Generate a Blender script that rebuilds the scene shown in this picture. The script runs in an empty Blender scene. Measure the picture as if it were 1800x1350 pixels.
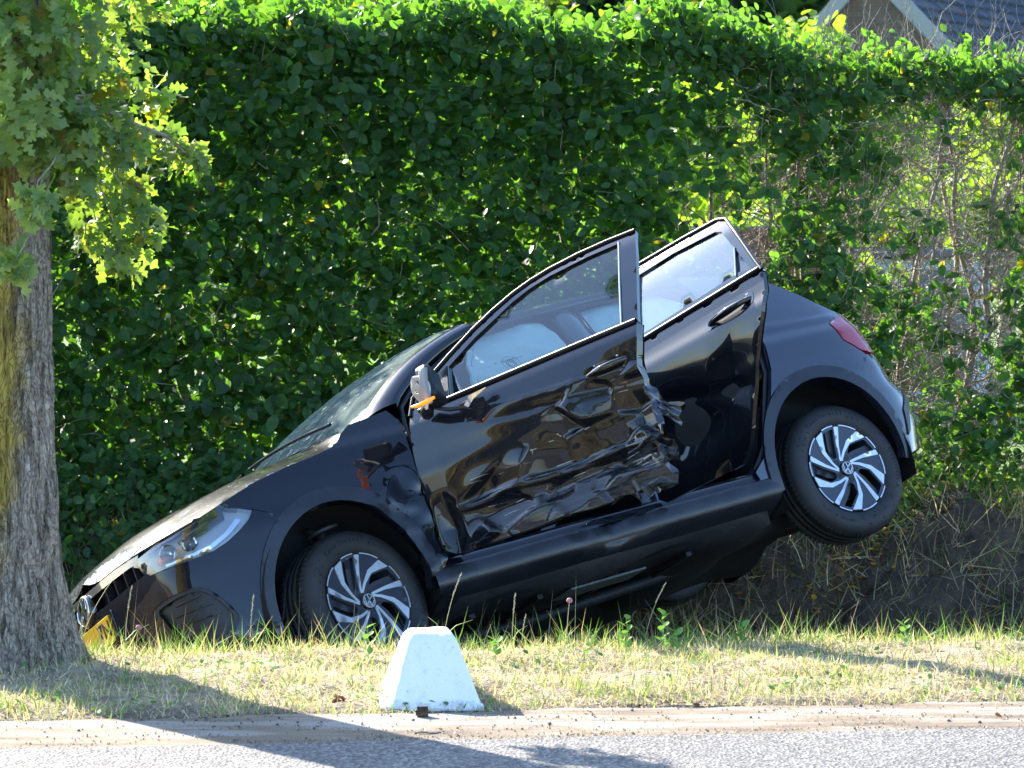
import bpy, math, random
import numpy as np
from mathutils import Vector, Matrix, noise
from mathutils.geometry import delaunay_2d_cdt
random.seed(7); rng = np.random.default_rng(7)
scene = bpy.context.scene
COL = scene.collection

# ---------------------------------------------------------------- camera, sky, sun, exposure
cam_d = bpy.data.cameras.new('camera'); cam = bpy.data.objects.new('camera', cam_d); COL.objects.link(cam)
cam_d.sensor_width = 36.0; cam_d.lens = 108.0; cam_d.clip_end = 2000
cam.location = (0, 0, 1.6); cam.rotation_euler = (math.radians(90 - 3.07), 0, 0)
cam_d.dof.use_dof = True; cam_d.dof.focus_distance = 12.3; cam_d.dof.aperture_fstop = 9.0
scene.camera = cam
SUN_AZ = math.atan2(-0.64, 0.77)          # measured from +Y towards +X
SUN_EL = math.radians(31)
w = bpy.data.worlds.new('World'); scene.world = w; w.use_nodes = True
nt = w.node_tree; bg = nt.nodes['Background']
sky = nt.nodes.new('ShaderNodeTexSky'); sky.sky_type = 'NISHITA'; sky.sun_disc = False
sky.sun_elevation = SUN_EL; sky.sun_rotation = SUN_AZ; sky.air_density = 1.0; sky.dust_density = 1.0; sky.ozone_density = 4.6
nt.links.new(sky.outputs[0], bg.inputs[0]); bg.inputs[1].default_value = 0.15
sun_d = bpy.data.lights.new('sun', 'SUN'); sun_d.energy = 4.8; sun_d.angle = math.radians(0.53); sun_d.color = (1.0, 0.93, 0.82)
sun = bpy.data.objects.new('sun', sun_d); COL.objects.link(sun)
sd = Vector((math.sin(SUN_AZ) * math.cos(SUN_EL), math.cos(SUN_AZ) * math.cos(SUN_EL), math.sin(SUN_EL)))
sun.rotation_euler = sd.to_track_quat('Z', 'Y').to_euler(); sun.location = (-20, 20, 20)
scene.view_settings.view_transform = 'Standard'; scene.view_settings.look = 'None'
scene.view_settings.gamma = 1.0; scene.view_settings.use_curve_mapping = False
scene.view_settings.exposure = 2.1
scene.cycles.max_bounces = 10; scene.cycles.transparent_max_bounces = 24
scene.cycles.transmission_bounces = 6; scene.cycles.use_denoising = True

# ---------------------------------------------------------------- helpers
def sm(a, b, x):
    t = np.clip((np.asarray(x, float) - a) / (b - a), 0, 1); return t * t * (3 - 2 * t)
def tag(o, label=None, cat=None, group=None, kind=None):
    if label: o['label'] = label
    if cat: o['category'] = cat
    if group: o['group'] = group
    if kind: o['kind'] = kind
    return o
def empty(name, label, cat, loc=(0, 0, 0), group=None):
    o = bpy.data.objects.new(name, None); COL.objects.link(o); o.location = loc; o.empty_display_size = .2
    return tag(o, label, cat, group)
def link(name, me, mat=None, parent=None, smooth=False):
    o = bpy.data.objects.new(name, me); COL.objects.link(o)
    if mat is not None:
        for m in (mat if isinstance(mat, list) else [mat]): me.materials.append(m)
    if parent is not None: o.parent = parent
    if smooth: me.polygons.foreach_set('use_smooth', [True] * len(me.polygons))
    return o
def obj(name, verts, faces, mat=None, parent=None, smooth=False):
    me = bpy.data.meshes.new(name); me.from_pydata([tuple(map(float, v)) for v in verts], [], [tuple(int(i) for i in f) for f in faces]); me.update()
    return link(name, me, mat, parent, smooth)
def npmesh(name, V, groups, colors=None, smooth=False):
    """V (N,3); groups: list of int arrays (M,k)"""
    me = bpy.data.meshes.new(name); V = np.asarray(V, np.float32)
    me.vertices.add(len(V)); me.vertices.foreach_set('co', V.ravel())
    tot = np.concatenate([np.full(len(g), g.shape[1], np.int32) for g in groups])
    idx = np.concatenate([g.ravel() for g in groups]).astype(np.int32)
    me.loops.add(len(idx)); me.loops.foreach_set('vertex_index', idx)
    me.polygons.add(len(tot)); st = np.concatenate([[0], np.cumsum(tot)[:-1]]).astype(np.int32)
    me.polygons.foreach_set('loop_start', st)
    try: me.polygons.foreach_set('loop_total', tot)
    except Exception: pass
    if smooth: me.polygons.foreach_set('use_smooth', np.ones(len(tot), bool))
    if colors is not None:
        a = me.color_attributes.new('Col', 'FLOAT_COLOR', 'POINT')
        c = np.ones((len(V), 4), np.float32); c[:, :3] = colors; a.data.foreach_set('color', c.ravel())
    me.update(calc_edges=True); me.validate()
    return me
def ecurve(tip):
    return tip
class NT:
    def __init__(s, name):
        s.m = bpy.data.materials.new(name); s.m.use_nodes = True; s.t = s.m.node_tree; s.n = s.t.nodes
        s.b = s.n['Principled BSDF']; s.out = s.n['Material Output']
    def a(s, typ, **k):
        nd = s.n.new(typ)
        for kk, v in k.items():
            if hasattr(nd, kk): setattr(nd, kk, v)
            else: nd.inputs[kk].default_value = v
        return nd
    def l(s, a, b): s.t.links.new(a, b)
    def noise(s, scale, detail=4, rough=.55, coord='Object', stretch=None):
        tc = s.a('ShaderNodeTexCoord'); n = s.a('ShaderNodeTexNoise'); n.inputs['Scale'].default_value = scale
        n.inputs['Detail'].default_value = detail; n.inputs['Roughness'].default_value = rough
        if stretch:
            mp = s.a('ShaderNodeMapping'); mp.inputs['Scale'].default_value = stretch; s.l(tc.outputs[coord], mp.inputs[0]); s.l(mp.outputs[0], n.inputs[0])
        else: s.l(tc.outputs[coord], n.inputs[0])
        return n
    def ramp(s, src, stops):
        r = s.a('ShaderNodeValToRGB'); e = r.color_ramp.elements
        while len(e) < len(stops): e.new(.5)
        for el, (p, c) in zip(e, stops):
            el.position = p; el.color = (*c, 1) if len(c) == 3 else c
        s.l(src, r.inputs[0]); return r
    def bump(s, src, strength, dist, prev=None):
        b = s.a('ShaderNodeBump'); b.inputs['Strength'].default_value = strength; b.inputs['Distance'].default_value = dist
        s.l(src, b.inputs['Height'])
        if prev is not None: s.l(prev.outputs[0], b.inputs['Normal'])
        s.l(b.outputs[0], s.b.inputs['Normal']); return b
def mat(name, col, rough=.5, metal=0, spec=.5, coat=0, emis=None, trans=0, ior=1.45, var=0, vscale=20, bump=0, bscale=200):
    t = NT(name); b = t.b
    b.inputs['Base Color'].default_value = (*col, 1); b.inputs['Roughness'].default_value = rough; b.inputs['Metallic'].default_value = metal
    b.inputs['Specular IOR Level'].default_value = spec; b.inputs['Coat Weight'].default_value = coat; b.inputs['Coat Roughness'].default_value = .02
    b.inputs['Transmission Weight'].default_value = trans; b.inputs['IOR'].default_value = ior
    if emis: b.inputs['Emission Color'].default_value = (*emis[0], 1); b.inputs['Emission Strength'].default_value = emis[1]
    if var:
        n = t.noise(vscale); r = t.ramp(n.outputs[0], [(.3, tuple(c * (1 - var) for c in col)), (.7, tuple(min(1, c * (1 + var)) for c in col))]); t.l(r.outputs[0], b.inputs['Base Color'])
    if bump:
        n = t.noise(bscale, 3); t.bump(n.outputs[0], bump, .01)
    return t.m
def leafmat(name, trl=.5, rough=.42, tint=(1.9, 2.1, .55), spec=.5, dusty=0):
    t = NT(name); at = t.a('ShaderNodeAttribute'); at.attribute_name = 'Col'
    n = t.noise(35, 2); mx = t.a('ShaderNodeMix', data_type='RGBA', blend_type='MULTIPLY'); mx.inputs[0].default_value = .6
    r = t.ramp(n.outputs[0], [(.3, (.65, .65, .65)), (.7, (1.25, 1.25, 1.2))])
    t.l(at.outputs['Color'], mx.inputs[6]); t.l(r.outputs[0], mx.inputs[7])
    t.l(mx.outputs[2], t.b.inputs['Base Color']); t.b.inputs['Roughness'].default_value = rough; t.b.inputs['Specular IOR Level'].default_value = spec
    tr = t.a('ShaderNodeBsdfTranslucent'); m2 = t.a('ShaderNodeMix', data_type='RGBA', blend_type='MULTIPLY'); m2.inputs[0].default_value = 1
    t.l(mx.outputs[2], m2.inputs[6]); m2.inputs[7].default_value = (*[c for c in tint], 1); t.l(m2.outputs[2], tr.inputs[0])
    ms = t.a('ShaderNodeMixShader'); ms.inputs[0].default_value = trl; t.l(t.b.outputs[0], ms.inputs[1]); t.l(tr.outputs[0], ms.inputs[2]); t.l(ms.outputs[0], t.out.inputs[0])
    return t.m
def rotmats(n, yaw, pitch, roll):
    cy, sy = np.cos(yaw), np.sin(yaw); cp, sp = np.cos(pitch), np.sin(pitch); cr_, sr = np.cos(roll), np.sin(roll)
    z = np.zeros(n); o = np.ones(n)
    Rz = np.stack([cy, -sy, z, sy, cy, z, z, z, o], 1).reshape(n, 3, 3)
    Rx = np.stack([o, z, z, z, cp, -sp, z, sp, cp], 1).reshape(n, 3, 3)
    Ry = np.stack([cr_, z, sr, z, o, z, -sr, z, cr_], 1).reshape(n, 3, 3)
    return Rz @ Rx @ Ry
def facing(n, n0, nsp, tip0, tsp):
    Nn = np.array(n0) + rng.normal(0, 1, (n, 3)) * nsp; Nn /= np.linalg.norm(Nn, axis=1, keepdims=True)
    T = np.array(tip0) + rng.normal(0, 1, (n, 3)) * tsp; T -= (T * Nn).sum(1, keepdims=True) * Nn; T /= np.linalg.norm(T, axis=1, keepdims=True) + 1e-9
    return np.stack([np.cross(T, Nn), T, Nn], 2)
def scatter(tmpl, faces, pos, R, sc, colors=None, name='scatter'):
    """tmpl (k,3), faces list of arrays (m,j); pos (n,3) R (n,3,3) sc (n,) or (n,3)"""
    n = len(pos); k = len(tmpl); sc = np.asarray(sc, float); sc = sc[:, None] * np.ones(3) if sc.ndim == 1 else sc
    V = np.einsum('nij,nkj->nki', R, tmpl[None] * sc[:, None, :]) + pos[:, None, :]
    G = [(np.asarray(f)[None] + (np.arange(n) * k)[:, None, None]).reshape(-1, np.asarray(f).shape[1]) for f in faces]
    C = None if colors is None else np.repeat(colors, k, 0)
    return npmesh(name, V.reshape(-1, 3), G, C, smooth=False)
def tube_np(paths, radii, sides=4):
    """list of (m,3) paths, list of (m,) radii -> V, quads"""
    VV, FF, off = [], [], 0
    for P, r in zip(paths, radii):
        P = np.asarray(P, float); r = np.asarray(r, float); m = len(P)
        T = np.gradient(P, axis=0); T /= np.linalg.norm(T, axis=1, keepdims=True) + 1e-9
        ref = np.array([0, 0, 1.]) if abs(T[0, 2]) < .9 else np.array([1., 0, 0])
        A = np.cross(T, ref); A /= np.linalg.norm(A, axis=1, keepdims=True) + 1e-9; B = np.cross(T, A)
        th = np.arange(sides) * 2 * np.pi / sides
        V = P[:, None] + r[:, None, None] * (A[:, None] * np.cos(th)[None, :, None] + B[:, None] * np.sin(th)[None, :, None])
        VV.append(V.reshape(-1, 3)); i = np.arange(m - 1)[:, None] * sides; j = np.arange(sides)[None]; j2 = (j + 1) % sides
        FF.append(np.stack([i + j, i + j2, i + sides + j2, i + sides + j], -1).reshape(-1, 4) + off); off += m * sides
    return np.vstack(VV), np.vstack(FF)
def tubes(name, paths, radii, m, parent=None, sides=4, smooth=True, color=None):
    V, Fq = tube_np(paths, radii, sides); me = npmesh(name, V, [Fq], None if color is None else np.tile(color, (len(V), 1)), smooth)
    return link(name, me, m, parent)
def in_poly(P, poly):
    x, y = P[:, 0], P[:, 1]; ins = np.zeros(len(P), bool); n = len(poly)
    for i in range(n):
        x1, y1 = poly[i]; x2, y2 = poly[(i + 1) % n]
        if y1 == y2: continue
        c = ((y1 > y) != (y2 > y)) & (x < (x2 - x1) * (y - y1) / (y2 - y1) + x1); ins ^= c
    return ins
def seg_dist(P, poly):
    d = np.full(len(P), 1e9); n = len(poly)
    for i in range(n):
        a = poly[i]; b = poly[(i + 1) % n]; ab = b - a; L = ab @ ab + 1e-12
        t = np.clip(((P - a) @ ab) / L, 0, 1); d = np.minimum(d, np.linalg.norm(P - a - t[:, None] * ab, axis=1))
    return d
def densify(poly, res):
    out = []; n = len(poly); poly = np.asarray(poly, float)
    for i in range(n):
        a, b = poly[i], poly[(i + 1) % n]; k = max(1, int(np.ceil(np.linalg.norm(b - a) / res)))
        for j in range(k): out.append(a + (b - a) * j / k)
    return np.array(out)
def rounded(poly, r=.02, n=4):
    poly = np.asarray(poly, float); out = []; m = len(poly)
    for i in range(m):
        p, a, b = poly[i], poly[i - 1], poly[(i + 1) % m]; da = a - p; db = b - p; la = np.linalg.norm(da); lb = np.linalg.norm(db)
        q = min(r, la * .45, lb * .45); s, e = p + da / la * q, p + db / lb * q
        for t in np.linspace(0, 1, n): out.append((1 - t) ** 2 * s + 2 * t * (1 - t) * p + t * t * e)
    return np.array(out)
def cdt(outline, holes, res):
    o = densify(outline, res); hs = [densify(h, res) for h in holes]
    lo, hi = o.min(0), o.max(0); dx = res; dy = res * .866
    gx, gy = np.meshgrid(np.arange(lo[0] + dx / 2, hi[0], dx), np.arange(lo[1] + dy / 2, hi[1], dy)); gx[::2] += dx / 2
    g = np.stack([gx.ravel(), gy.ravel()], 1)
    k = in_poly(g, o); g = g[k]
    if len(g): g = g[seg_dist(g, o) > res * .45]
    for h in hs:
        if len(g): g = g[~in_poly(g, h)]
        if len(g): g = g[seg_dist(g, h) > res * .45]
    pts = np.vstack([o] + hs + ([g] if len(g) else [])); edges = []; off = 0; loops = []
    for L in [o] + hs:
        n = len(L); edges += [(off + i, off + (i + 1) % n) for i in range(n)]; loops.append(np.arange(off, off + n)); off += n
    vo, eo, fo, ov, oe, of = delaunay_2d_cdt([Vector(p) for p in pts], edges, [], 0, 1e-7)
    V2 = np.array([tuple(v) for v in vo]); F = np.array([f for f in fo if len(f) == 3]); c = V2[F].mean(1)
    keep = in_poly(c, o)
    for h in hs: keep &= ~in_poly(c, h)
    F = F[keep]; mp = {}
    for i, L in enumerate(ov):
        for q in L: mp[q] = i
    return V2, F, [pts[l] for l in loops]
def panel(name, outline, mapf, m, parent, res=.03, holes=(), skirt=.012, sm_=True, off=0., center=(-1.2, 0, .6), thick=False):
    """patch: 2D outline -> 3D by mapf(a,b)->(...,3); skirt folds every edge inwards by `skirt`"""
    V2, F, loops = cdt(np.asarray(outline, float), [np.asarray(h, float) for h in holes], res)
    e = 1e-3
    def P(a): return mapf(a[:, 0], a[:, 1])
    def N(a):
        A = P(a + [e, 0]) - P(a - [e, 0]); B = P(a + [0, e]) - P(a - [0, e]); n = np.cross(A, B); n /= np.linalg.norm(n, axis=1, keepdims=True) + 1e-12
        s = np.sign(((P(a) - np.array(center)) * n).sum(1)); n *= np.where(s == 0, 1, s)[:, None]; return n
    X = P(V2)
    if off: X = X + N(V2) * off
    fn = np.cross(X[F[:, 1]] - X[F[:, 0]], X[F[:, 2]] - X[F[:, 0]]).sum(0); nn = N(V2).sum(0)
    if fn @ nn < 0: F = F[:, ::-1]
    VV = [X]; G = []; o = len(X)
    if skirt:
        for L in loops:
            A = P(L); n = N(L); A = A + n * off; B = A - n * skirt; k = len(L); VV += [A, B]; i = np.arange(k); j = (i + 1) % k
            G.append(np.stack([o + i, o + j, o + k + j, o + k + i], 1)); o += 2 * k
    if thick:
        VV.append(X - N(V2) * skirt); G3 = F[:, ::-1] + o
        me = npmesh(name, np.vstack(VV), [F, G3] + G, None, False)
    else: me = npmesh(name, np.vstack(VV), [F] + G, None, False)
    if sm_:
        fl = np.zeros(len(me.polygons), bool); fl[:len(F)] = True; me.polygons.foreach_set('use_smooth', fl)
    return link(name, me, m, parent)
def loft(name, rows, m, parent, smooth=True, closed=False, close_u=False):
    R = np.array(rows, float); a, b = R.shape[:2]; i = np.arange(a - 1)[:, None]; bb = b if closed else b - 1; j = np.arange(bb)[None]; j2 = (j + 1) % b
    G = [np.stack([i * b + j, i * b + j2, (i + 1) * b + j2, (i + 1) * b + j], -1).reshape(-1, 4)]
    return link(name, npmesh(name, R.reshape(-1, 3), G, None, smooth), m, parent)
def box(name, lo, hi, m, parent=None, bev=0.004, rot=None, loc=None):
    import bmesh
    bm = bmesh.new(); bmesh.ops.create_cube(bm, size=1)
    lo, hi = np.array(lo, float), np.array(hi, float)
    for v in bm.verts: v.co = Vector((lo + hi) / 2 + np.array(v.co) * (hi - lo))
    if bev: bmesh.ops.bevel(bm, geom=bm.edges[:], offset=bev, segments=2, affect='EDGES', profile=.5)
    me = bpy.data.meshes.new(name); bm.to_mesh(me); bm.free(); o = link(name, me, m, parent)
    if rot: o.rotation_euler = rot
    if loc: o.location = loc
    return o
def lathe(prof, n=48, axis='y', a0=0, a1=2 * np.pi):
    """prof: list of (r, h); axis y"""
    pr = np.array(prof, float); th = np.linspace(a0, a1, n + 1)
    V = np.stack([pr[None, :, 0] * np.cos(th)[:, None], np.broadcast_to(pr[None, :, 1], (n + 1, len(pr))), pr[None, :, 0] * np.sin(th)[:, None]], -1)
    if axis == 'z': V = V[..., [0, 2, 1]]
    return V
def vnoise(P, scale, seed=0):
    return np.array([noise.noise(Vector((p[0] * scale + seed, p[1] * scale + seed * 1.7, p[2] * scale))) for p in P])

# ---------------------------------------------------------------- terrain
def hq(x, q):
    x = np.asarray(x, float); q = np.asarray(q, float)
    z = np.interp(q, [-1e4, 9.86, 9.95, 10.4, 11.2, 11.45, 12.2, 13.1, 13.9, 14.55, 15.1, 15.35, 17, 30, 1e4],
                     [-.03, -.03, -.01, .015, .02, -.02, -.28, -.86, -.86, -.5, .0, .09, .1, .05, .05])
    z = z + .012 * np.sin(x * 5.1 + q * 3) * np.sin(q * 7 - x * 2) * sm(9.9, 10.3, q)
    z = z + .05 * np.sin(x * 1.9 + 1) * np.sin(q * 2.6 + x) * sm(11.5, 12.5, q) * (1 - sm(15.2, 16.5, q))
    return z
def h(x, y): return hq(x, y - .125 * x)
def terrain():
    qs = np.concatenate([[-400, -100, -30, -10, 0, 5, 8, 9.3, 9.7], np.arange(9.85, 15.8, .05), np.arange(16, 20, .5), [22, 26, 32, 40, 60, 100, 200, 500, 900]])
    xs = np.concatenate([[-700, -200, -60, -25, -12, -7], np.arange(-5, 6.01, .06), [7, 10, 16, 30, 80, 250, 700]])
    X, Q = np.meshgrid(xs, qs, indexing='ij'); Z = hq(X, Q)
    fine = (np.abs(X) < 6) & (Q > 9.9) & (Q < 15.7)
    Pn = np.stack([X[fine], Q[fine], Z[fine]], 1)
    Z[fine] += vnoise(Pn, 6, 3) * .02 + vnoise(Pn, 20, 9) * .012
    bk = fine & (Q > 13.4) & (Q < 15.5); Pk = np.stack([X[bk], Q[bk], Z[bk]], 1); Z[bk] += vnoise(Pk, 3.1, 41) * .09 + vnoise(Pk, 11, 23) * .05
    m_ = fine & (Q > 13.9) & (X > .8); Pm = np.stack([X[m_], Q[m_], Z[m_]], 1); Z[m_] += np.abs(vnoise(Pm * [1, 1.6, 1], 5, 31)) * .14 + vnoise(Pm, 14, 12) * .03
    Y = Q + .125 * X
    a, b = X.shape; i = np.arange(a - 1)[:, None]; j = np.arange(b - 1)[None]
    G = np.stack([i * b + j, (i + 1) * b + j, (i + 1) * b + j + 1, i * b + j + 1], -1).reshape(-1, 4)
    me = npmesh('ground', np.stack([X, Y, Z], -1).reshape(-1, 3), [G], None, True)
    t = NT('soil_and_lawn'); tc = t.a('ShaderNodeTexCoord'); sp = t.a('ShaderNodeSeparateXYZ'); t.l(tc.outputs['Object'], sp.inputs[0])
    ma = t.a('ShaderNodeMath', operation='MULTIPLY_ADD'); ma.inputs[1].default_value = -.125; t.l(sp.outputs[0], ma.inputs[0]); t.l(sp.outputs[1], ma.inputs[2])
    mr = t.a('ShaderNodeMapRange'); mr.inputs[1].default_value = 0; mr.inputs[2].default_value = 20; t.l(ma.outputs[0], mr.inputs[0])
    n1 = t.noise(9, 8, .65); n2 = t.noise(60, 4)
    straw = t.ramp(n1.outputs[0], [(.3, (.13, .10, .065)), (.5, (.36, .29, .19)), (.7, (.50, .42, .29))])
    earth = t.ramp(n1.outputs[0], [(.3, (.03, .019, .012)), (.5, (.075, .048, .03)), (.75, (.15, .105, .065))])
    lawn = t.ramp(n1.outputs[0], [(.3, (.09, .16, .03)), (.7, (.16, .25, .05))])
    r1 = t.ramp(mr.outputs[0], [(.568, (0, 0, 0)), (.582, (1, 1, 1))]); r2 = t.ramp(mr.outputs[0], [(.84, (0, 0, 0)), (.86, (1, 1, 1))])
    m1 = t.a('ShaderNodeMix', data_type='RGBA'); t.l(r1.outputs[0], m1.inputs[0]); t.l(straw.outputs[0], m1.inputs[6]); t.l(earth.outputs[0], m1.inputs[7])
    m2 = t.a('ShaderNodeMix', data_type='RGBA'); t.l(r2.outputs[0], m2.inputs[0]); t.l(m1.outputs[2], m2.inputs[6]); t.l(lawn.outputs[0], m2.inputs[7])
    r0 = t.ramp(mr.outputs[0], [(.498, (1, 1, 1)), (.508, (0, 0, 0))]); m0 = t.a('ShaderNodeMix', data_type='RGBA'); e0 = t.ramp(n2.outputs[0], [(.35, (.05, .036, .027)), (.7, (.17, .125, .09))]); t.l(r0.outputs[0], m0.inputs[0]); t.l(m2.outputs[2], m0.inputs[6]); t.l(e0.outputs[0], m0.inputs[7])
    t.l(m0.outputs[2], t.b.inputs['Base Color']); t.b.inputs['Roughness'].default_value = .95
    b = t.bump(n1.outputs[0], 1, .06); t.bump(n2.outputs[0], 1, .02, b)
    tag(link('ground', me, t.m), kind='structure')
terrain()
def strip(name, q0, q1, z, m, x0=-300, x1=300, wav=0, wav0=0):
    xs = np.concatenate([[x0, -60, -15], np.arange(-5, 5.01, .04), [15, 60, x1]]); V = []
    for x in xs:
        wv = wav * (noise.noise(Vector((x * 2.2, 5, 0))) + .5 * noise.noise(Vector((x * 9, 2, 0))))
        w0 = wav0 * (noise.noise(Vector((x * 5, 15, 0))) + .6 * noise.noise(Vector((x * 19, 12, 0))))
        for q in (q0 + (w0 if q1 > 9.5 else 0), q1 + (wv if q1 > 9.5 else w0)): V.append((x, q + .125 * x, z))
    n = len(xs); F = [(2 * i, 2 * i + 2, 2 * i + 3, 2 * i + 1) for i in range(n - 1)]
    return tag(obj(name, V, F, m), kind='structure')
t = NT('worn_asphalt'); n = t.noise(1.2, 6, .6); v = t.a('ShaderNodeTexVoronoi'); v.inputs['Scale'].default_value = 90; tc = t.a('ShaderNodeTexCoord'); t.l(tc.outputs['Object'], v.inputs[0])
c1 = t.ramp(v.outputs['Color'], [(0, (.04, .04, .038)), (.5, (.11, .105, .10)), (1, (.32, .30, .275))]); c2 = t.ramp(n.outputs[0], [(.3, (.8, .8, .8)), (.7, (1.15, 1.13, 1.1))])
mx = t.a('ShaderNodeMix', data_type='RGBA', blend_type='MULTIPLY'); mx.inputs[0].default_value = 1; t.l(c1.outputs[0], mx.inputs[6]); t.l(c2.outputs[0], mx.inputs[7]); t.l(mx.outputs[2], t.b.inputs['Base Color'])
t.b.inputs['Roughness'].default_value = .75; t.bump(v.outputs['Distance'], 1.0, .006); ASPH = t.m
t = NT('stained_concrete'); n = t.noise(2.6, 8, .68, stretch=(.6, 3.2, 1)); n2 = t.noise(160, 3); n3 = t.noise(14, 5)
tc = t.a('ShaderNodeTexCoord'); sp = t.a('ShaderNodeSeparateXYZ'); t.l(tc.outputs['Object'], sp.inputs[0])
ma = t.a('ShaderNodeMath', operation='MULTIPLY_ADD'); ma.inputs[1].default_value = -.125; t.l(sp.outputs[0], ma.inputs[0]); t.l(sp.outputs[1], ma.inputs[2])
mr = t.a('ShaderNodeMapRange'); mr.inputs[1].default_value = 9.36; mr.inputs[2].default_value = 9.75; mr.inputs[3].default_value = .13; mr.inputs[4].default_value = .02; t.l(ma.outputs[0], mr.inputs[0])
ad = t.a('ShaderNodeMath', operation='ADD'); t.l(n.outputs[0], ad.inputs[0]); t.l(mr.outputs[0], ad.inputs[1])
c1 = t.ramp(ad.outputs[0], [(.36, (.30, .285, .26)), (.49, (.25, .22, .18)), (.58, (.18, .13, .08)), (.72, (.10, .065, .035))])
c2 = t.ramp(n2.outputs[0], [(.35, (.62, .62, .62)), (.65, (1.15, 1.15, 1.15))]); mx = t.a('ShaderNodeMix', data_type='RGBA', blend_type='MULTIPLY'); mx.inputs[0].default_value = 1
t.l(c1.outputs[0], mx.inputs[6]); t.l(c2.outputs[0], mx.inputs[7]); t.l(mx.outputs[2], t.b.inputs['Base Color']); rr = t.ramp(ad.outputs[0], [(.6, (.8, .8, .8)), (.8, (.35, .35, .35))]); t.l(rr.outputs[0], t.b.inputs['Roughness'])
b = t.bump(n3.outputs[0], .3, .01); t.bump(n2.outputs[0], .6, .002, b); CONC = t.m
strip('road', 3.2, 9.39, .004, ASPH, wav0=.022)
strip('kerb_strip', 9.33, 9.94, 0.0, CONC, wav=.07)
# ---------------------------------------------------------------- bark, leaves
LEAF = leafmat('hedge_leaf', .55, .42, (3.3, 3.3, .65), .35)
OAKL = leafmat('oak_leaf', .5, .5, (2.5, 2.4, .5), .4)
GRASS = leafmat('grass_blade', .35, .6, (1.35, 1.35, .8), .3)
t = NT('twig_bark'); n = t.noise(40, 5); r = t.ramp(n.outputs[0], [(.3, (.12, .10, .07)), (.7, (.38, .33, .25))]); t.l(r.outputs[0], t.b.inputs['Base Color']); t.b.inputs['Roughness'].default_value = .85; t.bump(n.outputs[0], .6, .005); TWIG = t.m
BEECH = np.array([(0, 0, 0), (-.20, .18, .05), (-.31, .42, .07), (-.27, .68, .05), (-.13, .90, .02), (0, 1.0, -.03), (.13, .90, .02), (.27, .68, .05), (.31, .42, .07), (.20, .18, .05), (0, .3, -.03), (0, .65, -.03)])
BEECH_F = [np.array([(0, 10, 1), (1, 10, 2), (10, 11, 2), (2, 11, 3), (3, 11, 4), (4, 11, 5), (5, 11, 6), (6, 11, 7), (7, 11, 8), (11, 10, 8), (8, 10, 9), (9, 10, 0)])[:, [0, 2, 1]]]
def hedge_front(x): return 15.45 + .125 * x
def leafcols(n, base, var, yellow=.0):
    c = base * (1 + (rng.random((n, 1)) - .5) * 2 * var); c = c * (1 + (rng.random((n, 3)) - .5) * .12)
    if yellow:
        k = rng.random(n) < yellow; c[k] = np.array([.17, .15, .02]) * (.7 + .6 * rng.random((k.sum(), 1)))
    return np.clip(c, 0, 1)
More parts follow.
